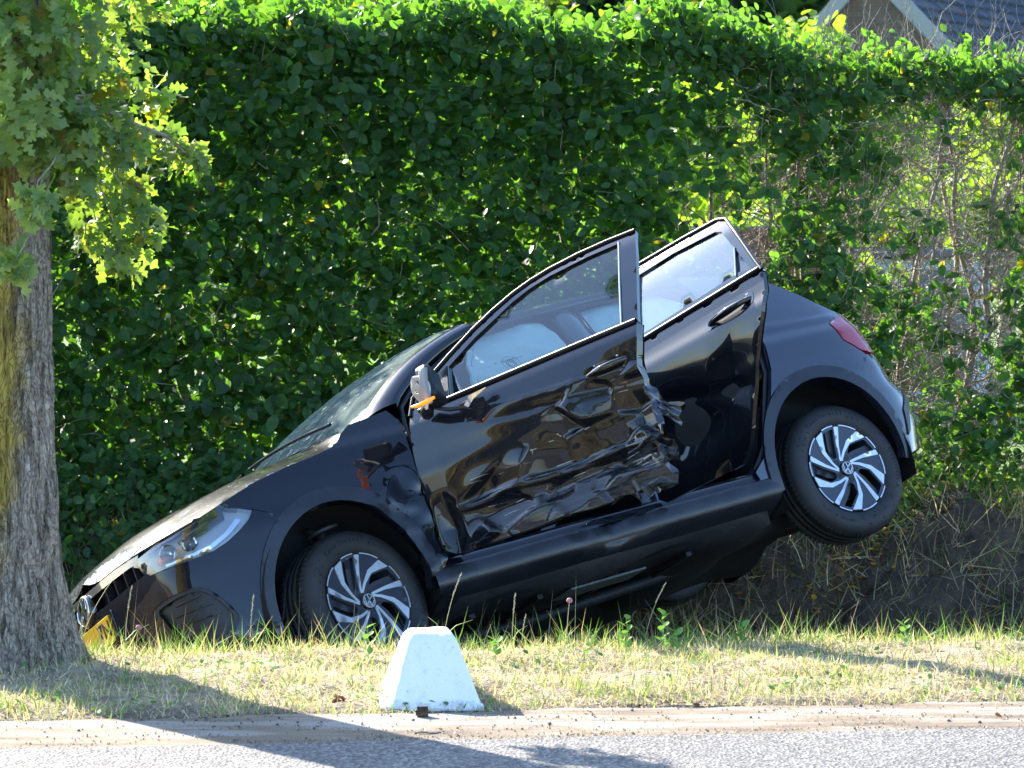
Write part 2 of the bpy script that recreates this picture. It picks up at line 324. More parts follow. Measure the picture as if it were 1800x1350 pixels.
def hedge():
    hd = empty('beech_hedge', 'tall clipped green hedge behind the wrecked car, thin and twiggy at its right end', 'hedge', (0, 15.9, .1))
    hd_i = Matrix.Translation((0, 15.9, .1)).inverted(); off = np.array([0, 15.9, .1])
    # stems
    x = -3.6
    while x < 3.4:
        x += random.uniform(.13, .26) if x > .9 else random.uniform(.22, .4); y = hedge_front(x) + random.uniform(.25, .75); P = []; px, py = x, y; H_ = 2.3 + random.random() * .3
        lean = random.uniform(-.12, .12)
        for k in range(15):
            z = k / 14 * H_; px += random.gauss(lean * .3, .026); py += random.gauss(0, .022); P.append((px, py, z))
        P = np.array(P); r0 = random.uniform(.014, .032); r = r0 * (1 - .7 * np.linspace(0, 1, 15)); paths, rad = [P], [r]
        for b in range(12 if x > .9 else 6):
            i = random.randint(1, 12); q = P[i].copy(); d = np.array([random.gauss(0, 1), random.gauss(-.2, .7), random.uniform(.2, 1.3)]); d /= np.linalg.norm(d); BP = [q.copy()]
            L = random.uniform(.3, .8)
            for k in range(6):
                d += np.array([random.gauss(0, .22), random.gauss(0, .22), random.gauss(.12, .15)]); d /= np.linalg.norm(d); q = q + d * L / 6; BP.append(q.copy())
            paths.append(np.array(BP)); rad.append(np.linspace(r[i] * .5, .002, 7))
        tubes('stem', [p - off for p in paths], rad, TWIG, hd, 5)
    # fine twigs
    paths, rad = [], []
    n = 0
    while n < 7600:
        x = random.uniform(-3.4, 3.3)
        if x < 1.1 and random.random() > .16: continue
        y = hedge_front(x) + random.uniform(.05, 1.0 if x < 1 else .6); z = random.uniform(.1, 2.45)
        q = np.array([x, y, z]); d = np.array([random.gauss(0, 1), random.gauss(0, .6), random.gauss(.5, .8)]); d /= np.linalg.norm(d); L = random.uniform(.12, .42); P = [q.copy()]
        for k in range(4):
            d += np.array([random.gauss(0, .3), random.gauss(0, .3), random.gauss(.08, .25)]); d /= np.linalg.norm(d); q = q + d * L / 4; P.append(q.copy())
        paths.append(np.array(P) - off); rad.append(np.linspace(random.uniform(.0018, .0042), .0012, 5)); n += 1
    for k in range(40):   # bare shoots above the top
        x = random.uniform(1.0, 3.2); q = np.array([x, hedge_front(x) + random.uniform(.1, .7), 2.2]); d = np.array([random.gauss(0, .2), 0, 1]); P = [q.copy()]
        for j in range(5): d += np.array([random.gauss(0, .15), 0, 0]); q = q + d * random.uniform(.08, .14); P.append(q.copy())
        paths.append(np.array(P) - off); rad.append(np.linspace(.003, .001, 6))
    tag(tubes('twigs', paths, rad, TWIG, hd, 3), kind='stuff')
    # leaves: sprays of 4-7 leaves along short shoots
    pos, yaw, pit, rol, sc, dark = [], [], [], [], [], []
    def spray(x, y, z, n, s, outdir=-1):
        dx, dz = random.gauss(0, 1), random.gauss(-.1, .5); dy = outdir * random.uniform(.2, 1); L = math.sqrt(dx * dx + dy * dy + dz * dz); dx, dy, dz = dx / L, dy / L, dz / L
        for i in range(n):
            t = (i - n / 2) * .024; side = 1 if i % 2 else -1
            pos.append((x + dx * t + random.gauss(0, .008), y + dy * t + random.gauss(0, .008), z + dz * t + random.gauss(0, .01)))
            yaw.append(math.atan2(-dx, dy) + side * random.uniform(.5, 1.1)); pit.append(random.gauss(-.35, .45)); rol.append(random.gauss(0, .5)); sc.append(s * random.uniform(.75, 1.2)); dark.append(z)
    def dens(x, z, q):
        nz = noise.noise(Vector((x * 1.9, z * 2.1, 3.3))) + .6 * noise.noise(Vector((x * 4.3, z * 5, 7.7)))
        top = sm(2.02, 2.4, z + .30 * noise.noise(Vector((x * 2, 1, 1))))
        if x > .8: top = min(top, float(sm(2.2, 2.4, z + .2 * noise.noise(Vector((x * 2, 1, 1))))))
        if x < .6: f = 1.0 if nz > -.52 else .4
        else:
            k = float(sm(.4, 1.3, x + .5 * noise.noise(Vector((z * 1.5, x, 2))))); g = .62 if nz > .08 else (.30 if nz > -.25 else .05)
            f = 1 - k * (1 - g); top *= 1 - .75 * k
            if x > 2.0 and 1.0 < z < 2.0: f *= .5
        return max(float(top), min(1, f))
    def htop(x, q=0): return 2.60 + .13 * noise.noise(Vector((x * 1.6, q, 9))) + .05 * noise.noise(Vector((x * 5, q, 4))) - .24 * float(sm(.4, 2.2, x))
    A = 7.0 * 2.4
    for (n, q0, q1) in ((10500, -.03, .22), (14000, .2, 1.05)):
        for _ in range(n):
            x = random.uniform(-3.6, 3.4); z = random.uniform(-.18, htop(x)); q = random.uniform(q0, q1)
            if random.random() > dens(x, z, q) * (1 if q < .3 else (.8 if x < 1 else .5)): continue
            if q > .5 and x > .9 + .4 * noise.noise(Vector((z * 2, 3, x))): continue
            if z < .12 + .08 * noise.noise(Vector((x * 3, 0, 0))) and x > .2: continue
            y = hedge_front(x) + q + .10 * noise.noise(Vector((x * 2.5, z * 2.5, 0))); spray(x, y, z, random.randint(2, 5), random.choice((.054, .068, .08, .094)))
    for _ in range(3900):   # lit top layer
        x = random.uniform(-3.6, 3.4); q = random.uniform(-.02, 1.0 if x < .9 else .5)
        if x > .9 and random.random() < .45: continue
        spray(x, hedge_front(x) + q, htop(x, q) - abs(random.gauss(0, .13)) + .04, random.randint(3, 5), .058, random.choice((-1, 1)))
    for _ in range(330):   # shoots poking out of the top
        x = random.uniform(-3.4, 3.3); y = hedge_front(x) + random.uniform(0, .8); z0 = htop(x)
        for j in range(random.randint(3, 6)): spray(x + random.gauss(0, .012), y, z0 + j * .033, 2, .052)
    for _ in range(2600):   # leaves hanging over the bank at the left
        x = random.uniform(-3.6, .1); q = random.uniform(-.75, .02); spray(x, hedge_front(x) + q, float(hq(x, 15.45 + q)) + random.random() ** 1.3 * .42, random.randint(2, 4), .06)
    pos = np.array(pos); yaw = np.array(yaw); pit = np.array(pit); rol = np.array(rol); sc = np.array(sc); n = len(pos)
    C = leafcols(n, np.array([.045, .105, .033]), .35, .012)
    R = facing(n, (0, -.62, .62), .38, (0, -.35, -.6), .75); tp = pos[:, 2] > 2.28; R[tp] = facing(int(tp.sum()), (.35, -.7, .3), .5, (0, 0, .1), .8); print('hedge leaves', n)
    # the 300 leaves nearest to the viewer are parts of their own
    front = pos[:, 1] - hedge_front(pos[:, 0]); vis = (np.abs(pos[:, 0]) < 2.7) & (pos[:, 2] > .8)
    key = front - 1.2 * sc + np.where(vis, 0, 9); top = np.argsort(key)[:300]; rest = np.ones(n, bool); rest[top] = False
    me = scatter(BEECH, BEECH_F, pos[rest] - off, R[rest], sc[rest], C[rest], 'foliage'); tag(link('foliage', me, LEAF, hd), kind='stuff')
    proto = [npmesh('leaf', BEECH, BEECH_F, np.tile(leafcols(1, np.array([.045, .105, .033]), .35), (len(BEECH), 1))) for _ in range(6)]
    for p in proto: p.materials.append(LEAF)
    for i in top:
        o = bpy.data.objects.new('leaf', random.choice(proto)); COL.objects.link(o); o.parent = hd
        M4 = np.eye(4); M4[:3, :3] = R[i] * sc[i]; M4[:3, 3] = pos[i] - off; o.matrix_local = Matrix(M4.tolist())
hedge()

# ---------------------------------------------------------------- behind the hedge
def house():
    ap = np.array([7.55, 64.5, 6.93]); e1 = np.array([.5, .866, 0]); e2h = np.array([.866, -.5, 0]); s = math.sqrt(.5); e2 = e2h * s - np.array([0, 0, s]); e2l = -e2h * s - np.array([0, 0, s])
    hs = empty('brick_house', 'brick house with blue-grey tiled roof and white gable boards beyond the hedge', 'house', tuple(ap * [1, 1, 0])); off = ap * [1, 1, 0]
    T = NT('gable_brick'); br = T.a('ShaderNodeTexBrick'); br.inputs['Scale'].default_value = 1; br.inputs['Brick Width'].default_value = .22; br.inputs['Row Height'].default_value = .075; br.inputs['Mortar Size'].default_value = .008
    br.inputs['Color1'].default_value = (.085, .05, .04, 1); br.inputs['Color2'].default_value = (.12, .075, .055, 1); br.inputs['Mortar'].default_value = (.11, .1, .09, 1)
    tc = T.a('ShaderNodeTexCoord'); T.l(tc.outputs['UV'], br.inputs[0]); T.l(br.outputs[0], T.b.inputs['Base Color']); T.b.inputs['Roughness'].default_value = .9; T.bump(br.outputs[1], -.5, .01)
    L = 6.2; V = [ap - off + e2h * 0, ap - off + e2 * L, ap - off + e2 * L - [0, 0, 2.6], ap - off + e2l * L - [0, 0, 2.6], ap - off + e2l * L]
    wall = obj('gable_wall', V + [v + e1 * .3 for v in V], [(0, 1, 2, 3, 4), (5, 9, 8, 7, 6)] + [(i, i + 5, (i + 1) % 5 + 5, (i + 1) % 5) for i in range(5)], T.m, hs)
    uv = wall.data.uv_layers.new(name='UVMap')
    for lp_ in wall.data.loops:
        c = np.array(wall.data.vertices[lp_.vertex_index].co); uv.data[lp_.index].uv = (float(c @ e2h), float(c[2]))
    n_ = np.cross(e1, e2); n_ /= np.linalg.norm(n_); n_ *= np.sign(n_[2])
    white = mat('white_board', (.24, .245, .25), .7)
    for ee in (e2, e2l):
        u = ap - off - e1 * .25; nn = np.cross(e1, ee); nn /= np.linalg.norm(nn); nn *= np.sign(nn[2]); q = [u + nn * .08, u + ee * L + nn * .08, u + ee * L - nn * .22, u - nn * .22]
        obj('barge_board', q + [v + e1 * .06 for v in q], [(0, 1, 2, 3), (7, 6, 5, 4), (0, 4, 5, 1), (1, 5, 6, 2), (2, 6, 7, 3), (3, 7, 4, 0)], white, hs)
    base = ap - off - n_ * .06; q = [base, base + e1 * 16, base + e1 * 16 + e2 * L, base + e2 * L]; under = mat('roof_underlay', (.06, .06, .07), .9)
    ro = obj('roof', q + [v - n_ * .12 for v in q], [(0, 1, 2, 3), (7, 6, 5, 4), (0, 4, 5, 1), (1, 5, 6, 2), (2, 6, 7, 3), (3, 7, 4, 0)], under, hs)
    nl = np.cross(e1, e2l); nl /= np.linalg.norm(nl); nl *= np.sign(nl[2]); bl = ap - off - nl * .06; q = [bl, bl + e1 * 16, bl + e1 * 16 + e2l * L, bl + e2l * L]
    obj('roof', q + [v - nl * .12 for v in q], [(0, 1, 2, 3), (7, 6, 5, 4), (0, 4, 5, 1), (1, 5, 6, 2), (2, 6, 7, 3), (3, 7, 4, 0)], under, hs)
    tm = [mat('roof_tile_%s' % k, c, .6, var=.25, vscale=3) for k, c in (('slate', (.045, .05, .062)), ('grey', (.07, .075, .085)), ('worn', (.11, .07, .06)))]
    prof = [(0, .05), (.07, .075), (.14, .045), (.20, .0), (.27, .0), (.30, .05)]
    def tile_verts(a, b): 
        V = []
        for bb, l in ((0, .0), (.38, .06)):
            for (u, hh) in prof: V.append(base + e1 * (a + u) + e2 * (b + bb) + n_ * (hh + l + .02))
        for (u, hh) in prof: V.append(base + e1 * (a + u) + e2 * (b + .38) + n_ * (hh + .015))
        return np.array(V)
    TF = [(i, i + 1, i + 7, i + 6) for i in range(5)] + [(i + 6, i + 7, i + 13, i + 12) for i in range(5)]
    proto = []
    for m_ in tm:
        V = tile_verts(0, 0); me = bpy.data.meshes.new('roof_tile'); me.from_pydata([tuple(v) for v in V], [], TF); me.materials.append(m_); proto.append(me)
    cnt = 0; restV, restF = [], []
    for r_ in range(18):
        for c_ in range(52):
            if r_ < 15 and c_ < 20:
                k = 0 if random.random() < .62 else (1 if random.random() < .72 else 2); o = bpy.data.objects.new('roof_tile', proto[k]); COL.objects.link(o); o.parent = hs
                o.location = tuple(e1 * (c_ * .30 - .1) + e2 * r_ * .34 + n_ * random.uniform(0, .008)); cnt += 1
            else:
                b0 = len(restV); restV += list(tile_verts(c_ * .30 - .1, r_ * .34)); restF += [tuple(i + b0 for i in f) for f in TF]
    tag(obj('roof_tiles', restV, restF, tm[0], hs), kind='stuff')
house()
def leafcloud(name, label, cat, c, rad, n, s, base, trunk=True, group=None, cut=None):
    hd = empty(name, label, cat, (c[0], c[1], 0), group)
    off = np.array([c[0], c[1], 0]); cl = [np.array(c) + np.array(rad) * rng.normal(0, .42, 3) for _ in range(16)]
    P = []
    for q in cl:
        k = n // 16; d = rng.normal(0, 1, (k, 3)); d /= np.linalg.norm(d, axis=1, keepdims=True); P.append(q + d * (np.array(rad) * .42) * rng.random((k, 1)) ** .4)
    P = np.vstack(P)
    if cut is not None: P = P[P[:, 2] > cut]
    n = len(P); R = rotmats(n, rng.random(n) * 6.28, rng.normal(0, .8, n), rng.normal(0, .8, n))
    tag(link('crown', scatter(BEECH[:, :] * [1.3, 1, 1], BEECH_F, P - off, R, s * (.7 + .6 * rng.random(n)), leafcols(n, np.array(base), .3), 'crown'), LEAF, hd), kind='stuff')
    if trunk:
        paths = [np.array([(0, 0, 0), (.03 * rad[0], 0, c[2] * .5), (0, 0, c[2])])]; rads = [np.array([.09, .07, .03]) * max(1, rad[0] * .8)]
        for q in cl[:8]: paths.append(np.array([(0, 0, c[2] * .5), (q - off) * [.5, .5, .8], q - off])); rads.append(np.array([.05, .03, .012]) * max(1, rad[0] * .8))
        tubes('trunk', paths, rads, TWIG, hd, 6)
for i, (x, y, z, rx, rz, lab) in enumerate([(-5.0, 30, 2.9, 2.2, 1.8, 'leftmost sunlit garden shrub glimpsed above the hedge'), (-2.7, 24, 2.5, 1.6, 1.5, 'sunlit shrub behind the hedge just right of the oak branch'),
        (.2, 27, 2.6, 2.0, 1.5, 'sunlit shrub behind the middle of the hedge'), (2.0, 23, 1.0, 1.2, .8, 'low garden shrub behind the thin part of the hedge'), (3.1, 31, 1.2, 1.0, .9, 'small shrub in the garden in front of the pale shed'), (2.6, 29, 2.0, 1.1, 1.1, 'sunlit shrub left of the pale shed'), (5.3, 33, 1.9, 1.6, 1.5, 'rightmost sunlit garden shrub, right of the pale shed')]):
    leafcloud('garden_shrub', lab, 'shrub', (x, y, z), (rx, 1.2, rz), 6500, .11, (.11, .18, .035), True, 'garden shrubs behind the hedge')
for i, (x, y, z, rx, rz, lab) in enumerate([(-19, 78, 5, 6, 5, 'far left tree of the distant row behind the garden'), (-11.5, 84, 4.6, 5, 4.6, 'second tree from the left in the distant row'), (-4.5, 80, 5, 5, 5, 'distant tree beyond the garden, left of centre'), (2, 90, 5.2, 5, 5, 'distant tree behind the middle of the hedge'), (8, 96, 6, 5.5, 5.5, 'distant dark tree left of the brick gable'), (16, 105, 8, 7, 7, 'distant tree behind the tiled roof'), (25, 96, 8, 6, 7, 'far right tree of the distant row behind the house')]):
    leafcloud('distant_tree', lab, 'tree', (x, y, z), (rx, 4, rz), 5600, .8, (.04, .075, .035), True, 'distant trees beyond the garden')
def shed():
    sh = empty('garden_shed', 'low pale grey boarded shed glimpsed through the thin hedge', 'shed', (3.2, 27, 0)); sm_ = mat('pale_board', (.52, .56, .62), .6, var=.12, vscale=6); df = mat('shed_roof', (.12, .12, .13), .8)
    box('wall', (-.98, .05, .05), (.98, 1.4, 1.25), mat('shed_inner', (.3, .32, .35), .8), sh, 0); proto = None
    for k in range(11):
        b = box('board', (-1, 0, 0), (1, .03, .105), sm_, sh, .004) if proto is None else None
        if proto is None: proto = b.data
        else: b = bpy.data.objects.new('board', proto); COL.objects.link(b); b.parent = sh
        b.location = (0, .012, .05 + k * .11); b.rotation_euler = (math.radians(-6), 0, 0)
    box('roof', (-1.1, -.15, 1.27), (1.1, 1.5, 1.33), df, sh); box('door', (.35, -.03, .1), (.85, .0, 1.15), mat('shed_door', (.13, .15, .17), .6), sh)
shed()
def low_wall():
    lw = empty('garden_wall', 'reddish-brown brick garden wall glimpsed through the hedge', 'wall', (1.9, 22.5, 0)); bm_ = [mat('wall_brick_%d' % k, c, .85, var=.2) for k, c in enumerate([(.20, .075, .045), (.26, .10, .06)])]
    box('core', (-1.2, .02, 0), (.55, .2, 1.55), mat('mortar', (.25, .23, .2), .95), lw, 0); pr = []
    for m_ in bm_:
        b = box('brick', (0, 0, 0), (.2, .03, .06), m_, lw, .004); pr.append(b.data); b.location = (-1.2 + .215 * len(pr), 0, .01)
    k = 0
    for r_ in range(21):
        for c_ in range(8):
            if r_ == 0 and c_ in (1, 2): continue
            b = bpy.data.objects.new('brick', random.choice(pr)); COL.objects.link(b); b.parent = lw; b.location = (-1.2 + .215 * c_ + (.1 if r_ % 2 else 0) - .09, random.uniform(-.012, 0), .01 + r_ * .073)
low_wall()

# ---------------------------------------------------------------- oak
def oak_leaf():
    ys = np.linspace(0, 1, 21); L = []
    for y in ys: L.append(max(.012, (.30 * math.sin(math.pi * min(1, y ** .8)) ** .8 + .03) * (.74 + .34 * math.cos(y * 2 * math.pi * 3.3 + 2.9)) if .06 < y < .97 else .02))
    V = [(-l, y, .10 * l + .03 * math.sin(y * 9)) for l, y in zip(L, ys)] + [(0, y, -.015) for y in ys] + [(l, y, .10 * l - .03 * math.sin(y * 9)) for l, y in zip(L, ys)]
    F = [(i, 21 + i, 22 + i, i + 1) for i in range(20)] + [(21 + i, 42 + i, 43 + i, 22 + i) for i in range(20)]
    V = np.array(V); V[:, 2] -= .22 * (V[:, 1] - .3) ** 2; return V, [np.array(F)]
OV, OF = oak_leaf()
def bark_mat():
    T = NT('oak_bark'); tc = T.a('ShaderNodeTexCoord'); mp = T.a('ShaderNodeMapping'); mp.inputs['Scale'].default_value = (1, 1, .34); T.l(tc.outputs['Object'], mp.inputs[0])
    nz = T.a('ShaderNodeTexNoise'); nz.inputs['Scale'].default_value = 9; T.l(mp.outputs[0], nz.inputs[0]); mv = T.a('ShaderNodeMix', data_type='VECTOR'); mv.inputs[0].default_value = .16; T.l(mp.outputs[0], mv.inputs[4]); T.l(nz.outputs[1], mv.inputs[5])
    v = T.a('ShaderNodeTexVoronoi', feature='DISTANCE_TO_EDGE'); v.inputs['Scale'].default_value = 62; T.l(mv.outputs[1], v.inputs[0])
    v2 = T.a('ShaderNodeTexVoronoi'); v2.inputs['Scale'].default_value = 62; T.l(mv.outputs[1], v2.inputs[0])
    crack = T.ramp(v.outputs[0], [(.0, (.52, .48, .44)), (.04, (.88, .86, .83)), (.16, (1, 1, 1))]); n2 = T.noise(60, 6, .7)
    tone = T.ramp(n2.outputs[0], [(.3, (.16, .13, .10)), (.5, (.27, .235, .19)), (.7, (.42, .38, .32))])
    sp = T.a('ShaderNodeSeparateXYZ'); T.l(tc.outputs['Object'], sp.inputs[0])
    # lichen grows on the left (weather) side of the trunk
    n3 = T.noise(5, 6, .7); ax = T.a('ShaderNodeMath', operation='MULTIPLY_ADD'); ax.inputs[1].default_value = -5; T.l(sp.outputs[0], ax.inputs[0]); T.l(n3.outputs[0], ax.inputs[2])
    zz = T.a('ShaderNodeMapRange'); zz.inputs[1].default_value = .35; zz.inputs[2].default_value = .8; zz.inputs[3].default_value = .3; zz.inputs[4].default_value = .72; T.l(sp.outputs[2], zz.inputs[0]); a2 = T.a('ShaderNodeMath', operation='ADD'); T.l(ax.outputs[0], a2.inputs[0]); T.l(zz.outputs[0], a2.inputs[1])
    lm = T.ramp(a2.outputs[0], [(.16, (0, 0, 0)), (.5, (.9, .9, .9))]); m1 = T.a('ShaderNodeMix', data_type='RGBA'); T.l(lm.outputs[0], m1.inputs[0]); T.l(tone.outputs[0], m1.inputs[6]); m1.inputs[7].default_value = (.33, .25, .03, 1)
    m2 = T.a('ShaderNodeMix', data_type='RGBA', blend_type='MULTIPLY'); m2.inputs[0].default_value = 1; T.l(m1.outputs[2], m2.inputs[6]); T.l(crack.outputs[0], m2.inputs[7]); T.l(m2.outputs[2], T.b.inputs['Base Color']); T.b.inputs['Roughness'].default_value = .9
    n4 = T.noise(34, 5, .6, stretch=(1, 1, .16)); r4 = T.ramp(n4.outputs[0], [(.36, (.38, .34, .30)), (.46, (.88, .86, .83)), (.62, (1.12, 1.1, 1.08))]); m5 = T.a('ShaderNodeMix', data_type='RGBA', blend_type='MULTIPLY'); m5.inputs[0].default_value = 1; T.l(m2.outputs[2], m5.inputs[6]); T.l(r4.outputs[0], m5.inputs[7]); T.l(m5.outputs[2], T.b.inputs['Base Color'])
    cb = T.ramp(v.outputs[0], [(0, (0, 0, 0)), (.12, (1, 1, 1))]); b = T.bump(r4.outputs[0], 1, .018); b = T.bump(cb.outputs[0], .7, .008, b); b = T.bump(v2.outputs[1], .6, .006, b); T.bump(n2.outputs[0], .7, .006, b); return T.m
BARK = bark_mat()
def fork(p0, p1, r0, sag=.0, n=7, wig=.02):
    t = np.linspace(0, 1, n)[:, None]; P = np.array(p0) * (1 - t) + np.array(p1) * t; P[1:-1] += rng.normal(0, wig, (n - 2, 3)); P[:, 2] += sag * np.sin(t[:, 0] * np.pi); return P, np.linspace(r0, r0 * .35, n)
def oak(name, label, loc, front=True, seed=1):
    r_ = np.random.default_rng(seed); ok = empty(name, label, 'tree', loc); L = np.array(loc)
    zs = np.concatenate([np.linspace(-.15, 3.2, 300), np.linspace(3.3, 5.5, 10)]); n = 260 if front else 40; zs = zs if front else np.linspace(-.1, 6, 20); th = np.linspace(0, 2 * np.pi, n, endpoint=False)
    Z, T = np.meshgrid(zs, th, indexing='ij'); r = np.interp(Z, [-.15, 0, .12, .35, .8, 2, 3.5, 6], [.44, .375, .325, .282, .258, .245, .225, .15])
    fl = sm(.45, 0, Z) if False else np.clip(1 - Z / .5, 0, 1) ** 1.5
    r = r + fl * .02 * np.sin(T * 5 + 1) + .008 * np.sin(T * 3 + Z)
    if front:
        Pn = np.stack([np.cos(T) * 1.1, np.sin(T) * 1.1, Z * .42], -1).reshape(-1, 3); D = np.array([noise.voronoi(Vector(p * 13 + .5 * noise.noise_vector(p * 5) if False else Vector(p * 13)))[0][:2] for p in Pn]); d = (D[:, 1] - D[:, 0]).reshape(Z.shape); r = r + np.clip(d * 3, 0, 1) * .013 - .007
        r = r + vnoise(Pn, 12, 3).reshape(Z.shape) * .006
    V = np.stack([r * np.cos(T), r * np.sin(T), Z], -1); m_, k = Z.shape; i = np.arange(m_ - 1)[:, None]; j = np.arange(k)[None]; j2 = (j + 1) % k
    G = np.stack([i * k + j, i * k + j2, (i + 1) * k + j2, (i + 1) * k + j], -1).reshape(-1, 4); link('trunk', npmesh('trunk', V.reshape(-1, 3), [G], None, True), BARK, ok)
    P, Y, Pt, Rl, S = [], [], [], [], []
    def cluster(c, rad, n, s=.082):
        for _ in range(n):
            d = r_.normal(0, 1, 3); d /= np.linalg.norm(d); P.append(np.array(c) + d * rad * r_.random() ** .45 * [1, .8, .85]); Y.append(r_.random() * 6.28); Pt.append(r_.normal(-.75, .5)); Rl.append(r_.normal(0, .6)); S.append(s * r_.uniform(.65, 1.15))
    paths, rads = [], []
    if front:
        blobs = [(-1.65, 10.65, 2.24, .28, 110), (-1.44, 10.44, 2.11, .22, 85), (-1.70, 10.43, 1.98, .17, 40), (-1.42, 10.33, 1.95, .17, 42), (-1.25, 10.23, 1.88, .12, 26), (-1.14, 10.23, 1.83, .09, 18), (-1.03, 10.12, 1.80, .045, 8), (-1.36, 10.22, 1.72, .10, 24),
                 (-1.22, 10.01, 1.57, .10, 28), (-1.36, 10.11, 1.56, .085, 20), (-1.26, 10.01, 1.48, .07, 14), (-1.68, 10.40, 1.46, .08, 18), (-1.60, 10.32, 1.66, .085, 16), (-1.30, 10.65, 2.38, .16, 34), (-1.10, 10.55, 2.43, .10, 20), (-1.95, 10.4, 2.2, .25, 50), (-1.95, 10.5, 1.85, .12, 22), (-1.55, 10.5, 2.5, .3, 80), (-1.2, 10.45, 2.02, .07, 10), (-1.25, 10.12, 1.68, .07, 14)]
        def deeper(b):
            k = 1 + (10.98 / b[1] - 1) * float(sm(-1.62, -1.38, b[0])); return (b[0] * k, b[1] * k, 1.6 + (b[2] - 1.6) * k, b[3] * k, b[4])
        blobs = [deeper(b) for b in blobs] + [(-1.62, 10.62, 2.02, .13, 34), (-1.48, 10.62, 1.93, .12, 30), (-1.36, 10.75, 1.9, .1, 26), (-1.62, 10.6, 1.84, .11, 24), (-1.5, 10.7, 1.76, .09, 20)]
        hub = np.array([-1.82, 10.8, 2.55]); hub2 = np.array([-1.55, 10.8, 2.03])
        p, rr = fork((-1.9, 10.95, 2.75), hub2, .022, .0, 8); paths.append(p - L); rads.append(rr)
        p, rr = fork(hub2, (-1.12, 10.98, 1.82), .012, .02, 9, .008); paths.append(p - L); rads.append(rr)
        for b in blobs:
            cluster(np.array(b[:3]) - L, b[3], int(b[4] * 2.3)); st = hub2 if b[2] < 2.15 else hub; p, rr = fork(st, b[:3], .0055, 0, 7, .012); paths.append(p - L); rads.append(rr)
    vis_n = len(P)
    for k in range(11 if front else 9):
        a = k * 2.4 + r_.random(); z0 = r_.uniform(2.6, 4.8); q = np.array([math.cos(a) * r_.uniform(1.2, 2.6), math.sin(a) * r_.uniform(1.2, 2.4), z0 + r_.uniform(.6, 1.8)]); 
        if front and q[0] < .2 and q[1] > -.8: q = q * [-1, -.6, 1] + [0, 0, 1.0]
        p, rr = fork((0, 0, z0), q, .07, .15, 9, .05); paths.append(p); rads.append(rr)
        for j in range(9):
            c = p[r_.integers(4, 9)] + r_.normal(0, .42, 3)
            if front and c[2] < 3.4: c[2] = 3.4 + r_.random() * .6
            cluster(c, .42, 62 if front else 45, .10 if front else .16); p2, r2 = fork(p[5], c, .015, 0, 6); paths.append(p2); rads.append(r2)
    tubes('branch', paths, rads, TWIG, ok, 6)
    P, Y, Pt, Rl, S = map(np.array, (P, Y, Pt, Rl, S)); n = len(P); C = leafcols(n, np.array([.115, .19, .065]), .3, .05); grey = r_.random(n) < .3; C[grey] = C[grey] * .7 + np.array([.16, .19, .13]) * .4
    R = facing(n, (.15, -.6, .45), .6, (0, -.1, -.8), .7); rest = np.ones(n, bool)
    if front:
        key = np.where((P[:, 2] < 2.2) & (np.arange(n) < vis_n), P[:, 1], 9); top = np.argsort(key)[:300]; rest[top] = False
        pr = [npmesh('leaf', OV, OF, np.tile(C[k], (len(OV), 1))) for k in (1, 5, 9, 14, 22, 31)]
        for q in pr: q.materials.append(OAKL)
        for i in top:
            o = bpy.data.objects.new('leaf', random.choice(pr)); COL.objects.link(o); o.parent = ok; M4 = np.eye(4); M4[:3, :3] = R[i] * S[i]; M4[:3, 3] = P[i]; o.matrix_local = Matrix(M4.tolist())
    print(name, 'leaves', n); tag(link('foliage', scatter(OV, OF, P[rest], R[rest], S[rest], C[rest], 'foliage'), OAKL, ok), kind='stuff')
oak('oak_tree', 'oak with lichened grey bark standing on the verge at the left', (-1.91, 10.96, 0))

